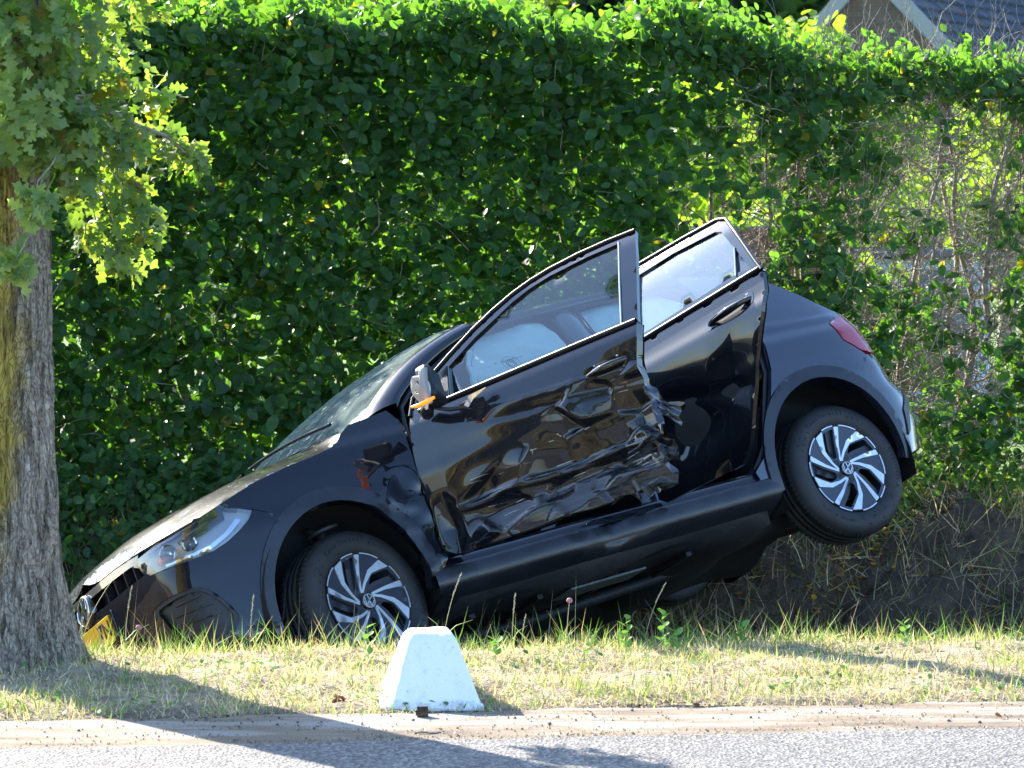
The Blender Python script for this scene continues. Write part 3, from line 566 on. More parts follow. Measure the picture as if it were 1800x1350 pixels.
# ---------------------------------------------------------------- concrete marker block
def block():
    T = NT('whitewashed_concrete'); n1 = T.noise(18, 6, .7); n2 = T.noise(120, 4); r = T.ramp(n1.outputs[0], [(.22, (.62, .62, .61)), (.42, (.82, .82, .815)), (.8, (.87, .87, .865))]); T.b.inputs['Roughness'].default_value = .85
    tc = T.a('ShaderNodeTexCoord'); sp = T.a('ShaderNodeSeparateXYZ'); T.l(tc.outputs['Object'], sp.inputs[0]); ns = T.noise(26, 6, .75); ma = T.a('ShaderNodeMath', operation='MULTIPLY_ADD'); ma.inputs[1].default_value = -4.5; T.l(sp.outputs[2], ma.inputs[0]); T.l(ns.outputs[0], ma.inputs[2])
    rd_ = T.ramp(ma.outputs[0], [(.36, (0, 0, 0)), (.60, (.7, .7, .7))]); md = T.a('ShaderNodeMix', data_type='RGBA'); T.l(rd_.outputs[0], md.inputs[0]); T.l(r.outputs[0], md.inputs[6]); md.inputs[7].default_value = (.26, .21, .15, 1); nc = T.noise(70, 3, .8); rc = T.ramp(nc.outputs[0], [(.30, (.35, .33, .3)), (.335, (1, 1, 1))]); mm = T.a('ShaderNodeMix', data_type='RGBA', blend_type='MULTIPLY'); mm.inputs[0].default_value = 1; T.l(md.outputs[2], mm.inputs[6]); T.l(rc.outputs[0], mm.inputs[7]); T.l(mm.outputs[2], T.b.inputs['Base Color'])
    v = T.a('ShaderNodeTexVoronoi'); v.inputs['Scale'].default_value = 45; b = T.bump(n1.outputs[0], .5, .02); b = T.bump(n2.outputs[0], .5, .004, b); T.bump(v.outputs[0], .25, .006, b)
    a0, b0, a1, b1, H_ = .158, .22, .074, .085, .238; N_ = 22; V, F = [], []
    def add(fn):
        o = len(V)
        for i in range(N_ + 1):
            for j in range(N_ + 1): V.append(fn(i / N_, j / N_))
        for i in range(N_):
            for j in range(N_): q = o + i * (N_ + 1) + j; F.append((q, q + N_ + 1, q + N_ + 2, q + 1))
    def side(sx, sy, ax):
        def fn(u, v):
            a = a0 + (a1 - a0) * v; b = b0 + (b1 - b0) * v; s = 2 * u - 1
            return (s * a, sy * b, v * H_) if ax == 0 else (sx * a, s * b, v * H_)
        return fn
    add(side(0, -1, 0)); add(side(0, 1, 0)); add(side(1, 0, 1)); add(side(-1, 0, 1)); add(lambda u, v: ((2 * u - 1) * a1, (2 * v - 1) * b1, H_))
    W = []
    for p in V:
        p = np.array(p); e = min(1, 1)
        # worn corners: pull points that sit near two or more faces inwards
        a = a0 + (a1 - a0) * p[2] / H_; b = b0 + (b1 - b0) * p[2] / H_; ex = abs(p[0]) / a; ey = abs(p[1]) / b; ez = p[2] / H_
        r_ = max(0, ex - .9) * max(0, ey - .9) * 100; r2 = max(0, ez - .93) * max(0, max(ex, ey) - .85) * 90; p[:2] *= 1 - .035 * min(1, r_) - .05 * min(1, r2); p[2] -= .008 * min(1, r2)
        d = noise.noise(Vector(p * 16)) * .004 + noise.noise(Vector(p * 55)) * .0016; p = p * (1 + d / .15 * .4); W.append(p)
    o = obj('marker_block', W, F, T.m, None, True)
    import bmesh
    bm = bmesh.new(); bm.from_mesh(o.data); bmesh.ops.remove_doubles(bm, verts=bm.verts, dist=.0015); bmesh.ops.recalc_face_normals(bm, faces=bm.faces); bm.to_mesh(o.data); bm.free(); o.data.polygons.foreach_set('use_smooth', [True] * len(o.data.polygons))
    o.location = (-.275, 10.2, -.008); o.rotation_euler = (0, 0, math.radians(7)); tag(o, 'white painted concrete marker block, tapering upwards, at the road edge', 'concrete block')
    f = box('footing', (-.175, -.21, -.02), (.16, .2, .02), T.m, o, .01)
block()

# ---------------------------------------------------------------- grass
GT = np.array([(-1, 0, 0), (1, 0, 0), (-.75, .12, .45), (.75, .12, .45), (0, .42, 1.0)]); GF4 = np.array([(0, 1, 3, 2)]); GF3 = np.array([(2, 3, 4)])
def blades(name, label, P, H_, Wd, base, straw, pstraw, cat='grass', lean=.35):
    n = len(P); Y = rng.random(n) * 6.28; R = rotmats(n, Y, rng.normal(0, lean, n) * .6, rng.normal(0, lean, n)); S = np.stack([Wd, H_, H_], 1)
    k = rng.random(n) < pstraw; C = np.where(k[:, None], np.array(straw) * (.6 + .8 * rng.random((n, 1))), np.array(base) * (.6 + .8 * rng.random((n, 1)))); C *= (1 + (rng.random((n, 3)) - .5) * .15)
    return tag(link(name, scatter(GT, [GF4, GF3], P, R, S, np.clip(C, 0, 1), name), GRASS), label, cat, kind='stuff')
def pts(n, x0, x1, q0, q1, f=None):
    x = rng.uniform(x0, x1, n); q = rng.uniform(q0, q1, n)
    if f is not None:
        k = rng.random(n) < np.array([f(a, b) for a, b in zip(x, q)]); x, q = x[k], q[k]
    return np.stack([x, q + .125 * x, hq(x, q) - .004], 1), x, q
def cl(x, q): return noise.noise(Vector((x * 2.3, q * 2.8, 0))) + .6 * noise.noise(Vector((x * 7, q * 7, 4)))
edge = lambda x, q: float(sm(9.80, 10.10, q + .16 * noise.noise(Vector((x * 3, q, 8)))))
P, x, q = pts(56000, -2.9, 2.9, 9.82, 11.75, lambda a, b: edge(a, b) * (.45 + .75 * max(0, cl(a, b) + .35)))
dry = np.array([float(np.clip(.62 - .9 * cl(a + 7, b) + .25 * (a < 0) * float(sm(10.2, 10.8, b)), .1, .95)) for a, b in zip(x, q)])
H_ = (.022 + .045 * rng.random(len(P)) ** 1.8) * (1 + .6 * sm(11.0, 11.5, q)); Wd = .0016 + .0016 * rng.random(len(P)); kd = rng.random(len(P)) < dry
blades('verge_grass', 'short sunlit green grass on the verge', P[~kd], H_[~kd], Wd[~kd], (.19, .28, .08), (.42, .37, .19), .42)
blades('dry_grass', 'short dry straw-coloured grass on the verge', P[kd], H_[kd] * .8, Wd[kd] * .8, (.42, .36, .20), (.62, .52, .38), .8, lean=.8)
P, x, q = pts(42000, -2.9, 2.9, 9.95, 11.6, lambda a, b: edge(a, b)); P[:, 2] += .004   # matted dead stalks lying flat
n = len(P); R = rotmats(n, rng.random(n) * 6.28, rng.normal(-1.45, .12, n), rng.normal(0, .2, n)); S = np.stack([np.full(n, .0012), .03 + .05 * rng.random(n), .03 + .06 * rng.random(n)], 1)
tag(link('dead_stalks', scatter(GT, [GF4, GF3], P + [0, 0, .006], R, S, np.array([.60, .50, .37]) * (.5 + .8 * rng.random((n, 1))), 'dead_stalks'), GRASS), 'matted pale dead stalks lying on the verge', 'dead grass', kind='stuff')
P, x, q = pts(7500, -2.9, 2.9, 11.15, 11.9, lambda a, b: .25 + .75 * max(0, cl(a * 2, b * 2))); H_ = .06 + .12 * rng.random(len(P)) ** 2; blades('ditch_edge_grass', 'taller green grass along the lip of the ditch', P, H_, .0018 + .0016 * rng.random(len(P)), (.13, .25, .05), (.40, .34, .18), .35, lean=.45)
P, x, q = pts(26000, -3, 3.1, 11.8, 15.6, lambda a, b: .15 + .9 * max(0, cl(a, b) + .1) * (1 - .75 * (1.4 < a < 2.3 and 13.6 < b < 14.9))); H_ = .08 + .30 * rng.random(len(P)) ** 1.7
blades('ditch_weeds', 'tangled dry grass and weeds on the shaded ditch bank', P, H_, .0014 + .0014 * rng.random(len(P)), (.10, .15, .05), (.36, .29, .18), .7, lean=.8)
P, x, q = pts(6500, -3.4, 3.2, 15.15, 15.8, None); n = len(P); P[:, 2] += rng.random(n) ** 1.4 * .30 - .02
k = (x > 1.1) | (rng.random(n) < .5); P = P[k]; n = len(P)
tag(link('undergrowth', scatter(BEECH, BEECH_F, P, facing(n, (0, -.5, .8), .4, (0, -.4, -.2), .8), .035 + .03 * rng.random(n), leafcols(n, np.array([.07, .14, .03]), .35, .04), 'undergrowth'), LEAF), 'leafy green undergrowth at the foot of the hedge', 'undergrowth', kind='stuff')
P, x, q = pts(64000, -3.3, 3.2, 13.9, 15.5, lambda a, b: (.25 + .95 * max(0, cl(a * 1.3, b) + .15)) * (1 - .62 * (1.15 < a < 2.1 and 13.9 < b < 15.0))); H_ = .06 + .24 * rng.random(len(P)) ** 1.5
kb = (q > 14.1) | (rng.random(len(P)) < .4); P = P[kb]; H_ = H_[kb]
blades('bank_grass', 'pale dry grass hanging on the ditch bank below the hedge', P, H_, .0020 + .0024 * rng.random(len(P)), (.13, .19, .06), (.46, .36, .22), .66, lean=1.0)
P, x, q = pts(9500, -1., 3.1, 13.6, 15.8, None); n = len(P)
tag(link('fallen_leaves', scatter(BEECH, BEECH_F, P + [0, 0, .012], rotmats(n, rng.random(n) * 6.28, rng.normal(0, .35, n), rng.normal(0, .35, n)), .03 + .03 * rng.random(n), np.array([.26, .15, .085]) * (.4 + 1.3 * rng.random((n, 1))), 'fallen_leaves'), LEAF), 'brown fallen leaves on the ditch bank', 'fallen leaves', kind='stuff')
P, x, q = pts(2600, -2.6, 2.8, 10.0, 11.6, lambda a, b: 1.0 if noise.noise(Vector((a * 2.2 + 9, b * 3, 2))) > .12 else .03); n = len(P); P[:, 2] += .012 + .03 * rng.random(n)
CLV = np.array([(0, 0, 0), (-.4, .5, .1), (-.25, 1, .06), (.25, 1, .06), (.4, .5, .1)]); tag(link('clover', scatter(CLV, [np.array([(0, 4, 3, 2, 1)])], P, rotmats(n, rng.random(n) * 6.28, rng.normal(-.1, .4, n), rng.normal(0, .3, n)), .014 + .014 * rng.random(n), leafcols(n, np.array([.10, .21, .05]), .3), 'clover'), GRASS), 'small round clover leaves in the verge', 'clover', kind='stuff')
def soil_crumbs():
    P, x, q = pts(11000, -2.7, 2.8, 9.80, 10.14, lambda a, b: float(np.exp(-((b - 9.95 - .04 * math.sin(a * 3)) / .07) ** 2))); n = len(P); T4 = np.array([(1, 0, -.5), (-.5, .87, -.5), (-.5, -.87, -.5), (0, 0, .9)]); F = [np.array([(0, 1, 3), (1, 2, 3), (2, 0, 3)])]
    tag(link('soil_crumbs', scatter(T4, F, P, rotmats(n, rng.random(n) * 6.28, rng.normal(0, .6, n), rng.normal(0, .6, n)), .003 + .009 * rng.random(n) ** 3, np.array([.10, .075, .055]) * (.5 + 1.2 * rng.random((n, 1))), 'soil_crumbs'), GRASS), 'loose soil crumbs along the edge of the concrete strip', 'soil', kind='stuff')
soil_crumbs()
def grit():
    n = 9000; x = rng.uniform(-2.2, 2.2, n); q = np.where(rng.random(n) < .5, rng.normal(9.42, .035, n), rng.uniform(9.38, 9.92, n)); k = rng.random(n) < np.clip(.5 + 1.4 * np.array([noise.noise(Vector((a * 2.4, b * 9, 1))) for a, b in zip(x, q)]), 0, 1); x, q = x[k], q[k]; n = len(x)
    P = np.stack([x, q + .125 * x, np.full(n, .003)], 1); T4 = np.array([(1, 0, -.5), (-.5, .87, -.5), (-.5, -.87, -.5), (0, 0, .9)]); F = [np.array([(0, 1, 3), (1, 2, 3), (2, 0, 3)])]
    tag(link('grit', scatter(T4, F, P, rotmats(n, rng.random(n) * 6.28, rng.normal(0, .6, n), rng.normal(0, .6, n)), .0014 + .0045 * rng.random(n) ** 4, np.array([.26, .22, .17]) * (.35 + 1.3 * rng.random((n, 1))), 'grit'), GRASS), 'sandy grit scattered over the concrete strip', 'grit', kind='stuff')
grit()
# ---------------------------------------------------------------- reflected surroundings on the viewer's side of the road
for i, (x, y, hgt, lab) in enumerate([(7.5, -4.5, 0, 'roadside oak on the near side of the road, right of the viewer'), (-9.5, -5.5, 0, 'roadside oak on the near side of the road, left of the viewer')]):
    oak('oak_tree', lab, (x, y, 0), False, 20 + i)
# ---------------------------------------------------------------- car body surface
def cr(pts,n):
    "Catmull-Rom through pts, n samples per span"
    P=np.array(pts,float); P=np.vstack([2*P[0]-P[1],P,2*P[-1]-P[-2]]); out=[]
    t=np.linspace(0,1,n,endpoint=False)[:,None]
    for i in range(1,len(P)-2):
        a,b,c,d=P[i-1],P[i],P[i+1],P[i+2]
        out.append(.5*((2*b)+(-a+c)*t+(2*a-5*b+4*c-d)*t**2+(-a+3*b-3*c+d)*t**3))
    return np.vstack(out+[P[-2][None]])
PLAN=cr([(-3.25,0),(-3.24,.25),(-3.205,.50),(-3.12,.68),(-3.0,.79),(-2.85,.84),(-2.6,.866),(-2.2,.875),(-1.5,.877),(-.9,.876),(-.4,.872),(0,.86),(.25,.838),(.45,.80),(.62,.735),(.715,.655),(.765,.54),(.79,.38),(.80,.2),(.803,0)],24)
_d=np.gradient(PLAN,axis=0); _l=np.linalg.norm(_d,axis=1,keepdims=True)
PN=np.stack([-_d[:,1],_d[:,0]],1)/_l*1.0
PS=np.concatenate([[0],np.cumsum(np.linalg.norm(np.diff(PLAN,axis=0),axis=1))])
ZP=[0.1,.2,.27,.33,.45,.6,.72,.76,.85,.93,.98,1.05,1.2,1.32,1.40,1.44,1.48]
YI=[.11,.05,.028,.016,.008,.003,.001,.008,.018,.033,.062,.092,.162,.222,.277,.35,.5]
FZ=[.1,.2,.28,.36,.5,.62,.70,.76,.80,.85,.95]
FI=[.16,.08,.03,.008,0,.0,.008,.02,.035,.07,.2]
RZ=[.15,.3,.45,.6,.64,.72,.85,.97,1.1,1.25,1.4,1.48]
RI=[.12,.04,.0,.0,.03,.045,.07,.12,.22,.38,.56,.75]
_zg=np.arange(-.2,1.8,.002)
def _smooth(zp,v,sg=.011):
    y=np.interp(_zg,zp,v); k=np.arange(-25,26)*.002; w=np.exp(-k**2/2/sg**2); w/=w.sum(); return np.convolve(np.pad(y,25,mode='edge'),w,'valid')
_YI=_smooth(ZP,YI,.010); _FI=_smooth(FZ,FI,.014); _RI=_smooth(RZ,RI,.014)
def Ssurf(s,z):
    s,z=np.broadcast_arrays(np.asarray(s,float),np.asarray(z,float))
    c=np.stack([np.interp(s,PS,PLAN[:,0]),np.interp(s,PS,PLAN[:,1])],-1)
    nx=np.interp(s,PS,PN[:,0]); ny=np.interp(s,PS,PN[:,1]); l=np.hypot(nx,ny); nx/=l; ny/=l
    wf=sm(.12,.75,nx); wr=sm(.12,.75,-nx)
    ins=(1-wf-wr)*np.interp(z,_zg,_YI)+wf*np.interp(z,_zg,_FI)+wr*np.interp(z,_zg,_RI)
    return np.stack([c[...,0]-nx*ins,c[...,1]-ny*ins,z],-1)
def s_of_x(x):
    return np.interp(x,PLAN[:,0],PS)
def Ys(x,z): return np.interp(x,PLAN[:,0],PLAN[:,1])-np.interp(z,_zg,_YI)
# ---------------------------------------------------------------- crashed car
L_ = PS[-1]
def Sx(s, z):
    s = np.asarray(s, float); m_ = s > L_; P = Ssurf(np.where(m_, 2 * L_ - s, s), z); P = np.array(P); P[..., 1] = np.where(m_, -P[..., 1], P[..., 1]); return P
def Sr(s, z):
    s = np.asarray(s, float); P = np.array(Ssurf(np.abs(s), z)); P[..., 1] = np.where(s < 0, -P[..., 1], P[..., 1]); return P
def Sm(s, z): P = np.array(Ssurf(s, z)); P[..., 1] *= -1; return P
def side(x, z, d=0.): return np.stack([x, Ys(x, z) - d, z], -1)
def vn(x, z, sc, seed=0):
    x = x * sc + seed * 3.7; z = z * sc + seed * 1.3; i = np.floor(x); j = np.floor(z); u = x - i; v = z - j; u = u * u * (3 - 2 * u); v = v * v * (3 - 2 * v)
    hsh = lambda a, b: np.modf(np.sin(a * 127.1 + b * 311.7 + seed) * 43758.5453)[0]
    return hsh(i, j) * (1 - u) * (1 - v) + hsh(i + 1, j) * u * (1 - v) + hsh(i, j + 1) * (1 - u) * v + hsh(i + 1, j + 1) * u * v
_rs = np.random.default_rng(11)
_fc = np.stack([_rs.uniform(-1.65, -.35, 40), _rs.uniform(.25, .95, 40)], 1); _fh = _rs.uniform(0, .02, 40)
_fg = np.stack([_rs.normal(0, .13, 40), _rs.normal(0, .20, 40)], 1); _fo = _rs.normal(0, .006, 40)
def facets(x, z, k=1.):
    # crushed sheet metal: flat tilted patches that meet in sharp creases
    d = np.stack([np.hypot((x - c[0]) * .62, (z - c[1]) * 1.35) for c in _fc], -1); w_ = np.exp(-(d - d.min(-1, keepdims=True)) * 190); w_ /= w_.sum(-1, keepdims=True)
    v = np.stack([o + g[0] * (x - c[0]) + g[1] * (z - c[1]) for c, g, o in zip(_fc, _fg, _fo)], -1); return k * (w_ * v).sum(-1)
def dentF(x, z):
    m1 = sm(-.46, -.70, x) * sm(.70, .60, z); m2 = sm(-.98, -1.15, x) * sm(.87, .78, z)
    tri = lambda a, c, w_: np.clip(1 - np.abs(a - c) / w_, 0, 1)
    d = .075 * tri(x, -1.12, .62) * tri(z, .545, .26) + .045 * tri(x, -1.40, .20) * tri(z, .62, .22) + .020 * tri(z, .47, .05) * m1
    d += np.maximum(m1 * .8, m2) * facets(x, z) * 1.25
    zc = .525 + .03 * (x + 1) + .008 * np.sin(x * 14); d -= .014 * tri(z, zc, .022) * sm(-.42, -.6, x); zl = z - .79 - .10 * (x + 1.1); d += .012 * sm(-.72, -.98, x) * (tri(zl, 0, .03) - .6 * tri(zl, .05, .022))
    d += .035 * tri(x, -.465, .06) * tri(z, .47, .16) + .0016 * vn(x, z, 30, 8) * m2
    return d
def dentR(x, z): return .055 * np.exp(-((x + 1.78) / .20) ** 2 - ((z - .62) / .15) ** 2) + .022 * np.clip(1 - np.abs(x + 2.0 + .5 * (z - .6)) / .14, 0, 1) * sm(.95, .7, z) + .012 * np.exp(-((z - .66 - .25 * (x + 2.1)) / .03) ** 2) * sm(-2.25, -2.0, x) + .010 * vn(x, z, 5, 2) * sm(.9, .75, z)
def dentFen(x, z): m_ = sm(-.05, -.2, x) * sm(.74, .6, z); return m_ * (.012 * vn(x, z, 10, 4) + .004 * vn(x, z, 26, 6) + facets(x - .75, z, .7)) + .012 * np.exp(-((x + .30) / .06) ** 2 - ((z - .72) / .05) ** 2)

def paint(name, base, rough, dust=.0, spec=.08):
    T = NT(name); b = T.b; b.inputs['Base Color'].default_value = (*base, 1); b.inputs['Roughness'].default_value = rough; b.inputs['Coat Weight'].default_value = 1; b.inputs['Coat Roughness'].default_value = .025; b.inputs['Specular IOR Level'].default_value = spec
    n = T.noise(7, 8, .7); n2 = T.noise(90, 4, .8); r = T.ramp(n2.outputs[0], [(.52, (0, 0, 0)), (.75, (1, 1, 1))]); r1 = T.ramp(n.outputs[0], [(.45, (0, 0, 0)), (.8, (1, 1, 1))])
    ml = T.a('ShaderNodeMath', operation='MULTIPLY'); T.l(r.outputs[0], ml.inputs[0]); T.l(r1.outputs[0], ml.inputs[1]); m2 = T.a('ShaderNodeMath', operation='MULTIPLY'); m2.inputs[1].default_value = dust; T.l(ml.outputs[0], m2.inputs[0])
    mx = T.a('ShaderNodeMix', data_type='RGBA'); T.l(m2.outputs[0], mx.inputs[0]); mx.inputs[6].default_value = (*base, 1); mx.inputs[7].default_value = (.22, .19, .16, 1); T.l(mx.outputs[2], b.inputs['Base Color'])
    rr = T.a('ShaderNodeMapRange'); rr.inputs[3].default_value = .0; rr.inputs[4].default_value = .05; T.l(n.outputs[0], rr.inputs[0]); T.l(rr.outputs[0], b.inputs['Coat Roughness']); return T.m
PAINT = paint('black_paint', (.0035, .0042, .0075), .35, .05); PAINTD = paint('scraped_black_paint', (.004, .0048, .008), .4, .12)
def scuffs(m):
    nt_ = m.node_tree; N_ = nt_.nodes; L2 = nt_.links; b = N_['Principled BSDF']; src = b.inputs['Base Color'].links[0].from_socket
    tc = N_.new('ShaderNodeTexCoord'); mp = N_.new('ShaderNodeMapping'); mp.inputs['Scale'].default_value = (3.2, 3, 26); L2.new(tc.outputs['Object'], mp.inputs[0]); n = N_.new('ShaderNodeTexNoise'); n.inputs['Scale'].default_value = 2.2; n.inputs['Detail'].default_value = 8; n.inputs['Roughness'].default_value = .7; L2.new(mp.outputs[0], n.inputs[0])
    sp = N_.new('ShaderNodeSeparateXYZ'); L2.new(tc.outputs['Object'], sp.inputs[0]); mr = N_.new('ShaderNodeMapRange'); mr.inputs[1].default_value = .72; mr.inputs[2].default_value = .46; mr.inputs[3].default_value = -.22; mr.inputs[4].default_value = .06; L2.new(sp.outputs[2], mr.inputs[0])
    m3 = N_.new('ShaderNodeMapRange'); m3.inputs[1].default_value = -.5; m3.inputs[2].default_value = -1.4; m3.inputs[3].default_value = -.05; m3.inputs[4].default_value = .06; L2.new(sp.outputs[0], m3.inputs[0])
    a = N_.new('ShaderNodeMath'); L2.new(n.outputs[0], a.inputs[0]); L2.new(mr.outputs[0], a.inputs[1]); a2 = N_.new('ShaderNodeMath'); L2.new(a.outputs[0], a2.inputs[0]); L2.new(m3.outputs[0], a2.inputs[1]); r = N_.new('ShaderNodeValToRGB'); r.color_ramp.elements[0].position = .56; r.color_ramp.elements[1].position = .66; L2.new(a2.outputs[0], r.inputs[0])
    k = N_.new('ShaderNodeMath'); k.operation = 'MULTIPLY'; k.inputs[1].default_value = .75; L2.new(r.outputs[0], k.inputs[0]); mx = N_.new('ShaderNodeMix'); mx.data_type = 'RGBA'; L2.new(k.outputs[0], mx.inputs[0]); L2.new(src, mx.inputs[6]); mx.inputs[7].default_value = (.055, .058, .065, 1); L2.new(mx.outputs[2], b.inputs['Base Color'])
    iv = N_.new('ShaderNodeMath'); iv.operation = 'MULTIPLY_ADD'; iv.inputs[1].default_value = -.7; iv.inputs[2].default_value = 1; L2.new(r.outputs[0], iv.inputs[0]); L2.new(iv.outputs[0], b.inputs['Coat Weight'])
scuffs(PAINTD)
QPAINT = paint('dusty_black_paint', (.007, .009, .018), .22, .3, .7)
SATIN = mat('satin_black_plastic', (.013, .0135, .016), .38, bump=.15, bscale=400); CLAD = mat('arch_cladding', (.011, .013, .018), .38, coat=.2, var=.45, vscale=7, bump=.2, bscale=25); MATTE = mat('matte_black_plastic', (.008, .008, .009), .7, var=.4, vscale=8)
UNDER = mat('underbody_black', (.010, .010, .011), .6, var=.5, vscale=5, bump=.3, bscale=30); RUB = mat('rubber_seal', (.008, .008, .009), .4); GLB = mat('gloss_black_trim', (.004, .004, .005), .05, coat=1)
TYRE = mat('tyre_rubber', (.017, .017, .018), .62, var=.35, vscale=14, bump=.15, bscale=300); TYREL = mat('tyre_lettering', (.008, .008, .009), .45); SILVER = mat('machined_alloy', (.62, .64, .66), .3, .75, var=.1, vscale=30); RIMD = mat('dark_rim', (.022, .025, .036), .28, coat=.5); RIMR = mat('rim_recess', (.03, .032, .04), .4)
CHROME = mat('chrome', (.8, .81, .83), .08, 1); STEEL = mat('brake_steel', (.25, .24, .23), .4, .9, var=.3, vscale=30); RED = mat('red_lamp_plastic', (.30, .010, .022), .12, coat=1); REDP = mat('red_plate', (.45, .02, .02), .35)
ORANGE = mat('orange_lens', (.75, .22, .03), .15, coat=1); GREY = mat('grey_fabric', (.05, .052, .056), .9, bump=.3, bscale=200); WHITEP = mat('broken_white_plastic', (.50, .50, .48), .5, var=.15, vscale=60)
def glass(name, tint, refl=1.0, rough=.0, dust=0, ior=2.0):
    T = NT(name); tr = T.a('ShaderNodeBsdfTransparent'); tr.inputs[0].default_value = (*tint, 1); gl = T.a('ShaderNodeBsdfGlossy'); gl.inputs['Roughness'].default_value = rough; gl.inputs[0].default_value = (refl, refl, refl, 1)
    fr = T.a('ShaderNodeFresnel'); fr.inputs[0].default_value = ior; mx = T.a('ShaderNodeMixShader'); T.l(fr.outputs[0], mx.inputs[0]); T.l(tr.outputs[0], mx.inputs[1]); T.l(gl.outputs[0], mx.inputs[2]); last = mx
    if dust:
        df = T.a('ShaderNodeBsdfDiffuse'); df.inputs[0].default_value = (.5, .62, .6, 1); n = T.noise(5, 8, .7, stretch=(1, 3, 1)); r = T.ramp(n.outputs[0], [(.4, (dust * .4,) * 3), (.7, (dust,) * 3)]); m2 = T.a('ShaderNodeMixShader'); T.l(r.outputs[0], m2.inputs[0]); T.l(mx.outputs[0], m2.inputs[1]); T.l(df.outputs[0], m2.inputs[2]); last = m2
    T.l(last.outputs[0], T.out.inputs[0]); return T.m
GLASS = glass('window_glass', (.52, .70, .64), dust=.012, ior=1.75); GLASSR = glass('rear_door_glass', (.5, .62, .62), dust=.05, ior=2.5); WSG = glass('windscreen_glass', (.55, .72, .68), dust=.28); LGLASS = glass('lamp_glass', (.93, .95, .96), dust=.05)

CM = Matrix([[-0.8067885457, 0.4710463807, -0.3566616740, -0.8301608745], [-0.5683602362, -0.7836660435, 0.2506674573, 12.6658423649], [-0.1614276444, 0.4049479466, 0.8999768198, -0.5111439501], [0, 0, 0, 1]])
car = empty('crashed_car', 'wrecked black hatchback lying nose down in the ditch with both driver-side doors open', 'car'); car.matrix_world = CM
X2S = lambda pts: [(float(s_of_x(x)), z) for x, z in pts]
def arc_sz(cs, cz, rs, rt, n=28, a0=-8, a1=188): return [(cs + rs * math.cos(math.radians(a)), cz + rt * math.sin(math.radians(a))) for a in np.linspace(a0, a1, n)]
FAI = arc_sz(3.945, .335, .345, .39); RAI = arc_sz(1.385, .335, .378, .388); FAO = arc_sz(3.945, .335, .400, .452); RAO = arc_sz(1.385, .335, .432, .446)

# -- fender, bumper, quarter
hs_ = [(3.73, 1.0), (3.765, .968), (3.814, .945), (3.909, .928), (4.032, .913), (4.186, .888), (4.284, .862), (4.36, .842)]
seam = [(4.338, .818), (4.242, .783), (4.135, .724)]
fa = [p for p in FAI if p[0] < 4.16][::-1]      # arch from the seam over the wheel to the sill
fa = sorted([p for p in FAI if p[0] < 4.135], key=lambda p: math.atan2(p[1] - .335, p[0] - 3.945) % (2 * math.pi))
fend = [(float(s_of_x(-.425)), 1.0), (float(s_of_x(-.40)), 1.055), (float(s_of_x(-.28)), 1.04), (3.68, 1.03)] + hs_ + seam + fa + [(3.56, .30)] + X2S([(-.372, .38), (-.375, .45), (-.364, .61), (-.389, .81), (-.426, .955)])
def mapFen(s, z): P = Ssurf(s, z); P[..., 1] -= dentFen(P[..., 0], z); return P
panel('front_fender', fend, mapFen, PAINT, car, .016, skirt=.045)
def Mz(p): return [(2 * L_ - a, b) for a, b in p[::-1]]
bt = [(4.135, .724), (4.242, .779), (4.273, .745), (4.33, .710), (4.387, .684), (4.448, .668), (4.52, .665), (4.607, .668), (4.742, .676), (4.805, .748), (4.80, .785), (5.0, .792)]
bb = sorted([p for p in FAI if p[0] > 4.135], key=lambda p: p[1]); bb = [(4.285, .30), (4.34, .23), (4.6, .205), (5.0, .20)]; fr_arch = [(4.29, .33), (4.277, .44), (4.255, .50), (4.215, .58), (4.18, .63)]
bout = bb[::-1]; half = bt + []                   # near half, clockwise
left = [(5.0, .20), (4.6, .205), (4.34, .23), (4.285, .30)] + fr_arch + bt
FOG = [(4.565, .562), (4.52, .538), (4.474, .474), (4.44, .407), (4.446, .376), (4.489, .332), (4.558, .312), (4.70, .34), (4.79, .45), (4.80, .555), (4.675, .566)]
SLOT = [(4.86, .757), (4.80, .732), (4.775, .693), (5.0, .686)]; INT = [(4.93, .50), (4.90, .33)]
bumper = panel('front_bumper', left + Mz(left), Sx, PAINT, car, .03, holes=[rounded(FOG, .02), rounded(Mz(FOG), .02), SLOT + Mz(SLOT), INT + Mz(INT)], skirt=.025)
panel('lower_bumper_lip', [(5.0, .17), (4.6, .175), (4.33, .20), (4.29, .26), (4.34, .24), (4.6, .214), (5.0, .209)] + Mz([(5.0, .17), (4.6, .175), (4.33, .20), (4.29, .26), (4.34, .24), (4.6, .214), (5.0, .209)]), Sx, SATIN, car, .05, off=.004, skirt=.05)
def shrink(poly, k):
    p = np.array(poly, float); c = p.mean(0); return c + (p - c) * k
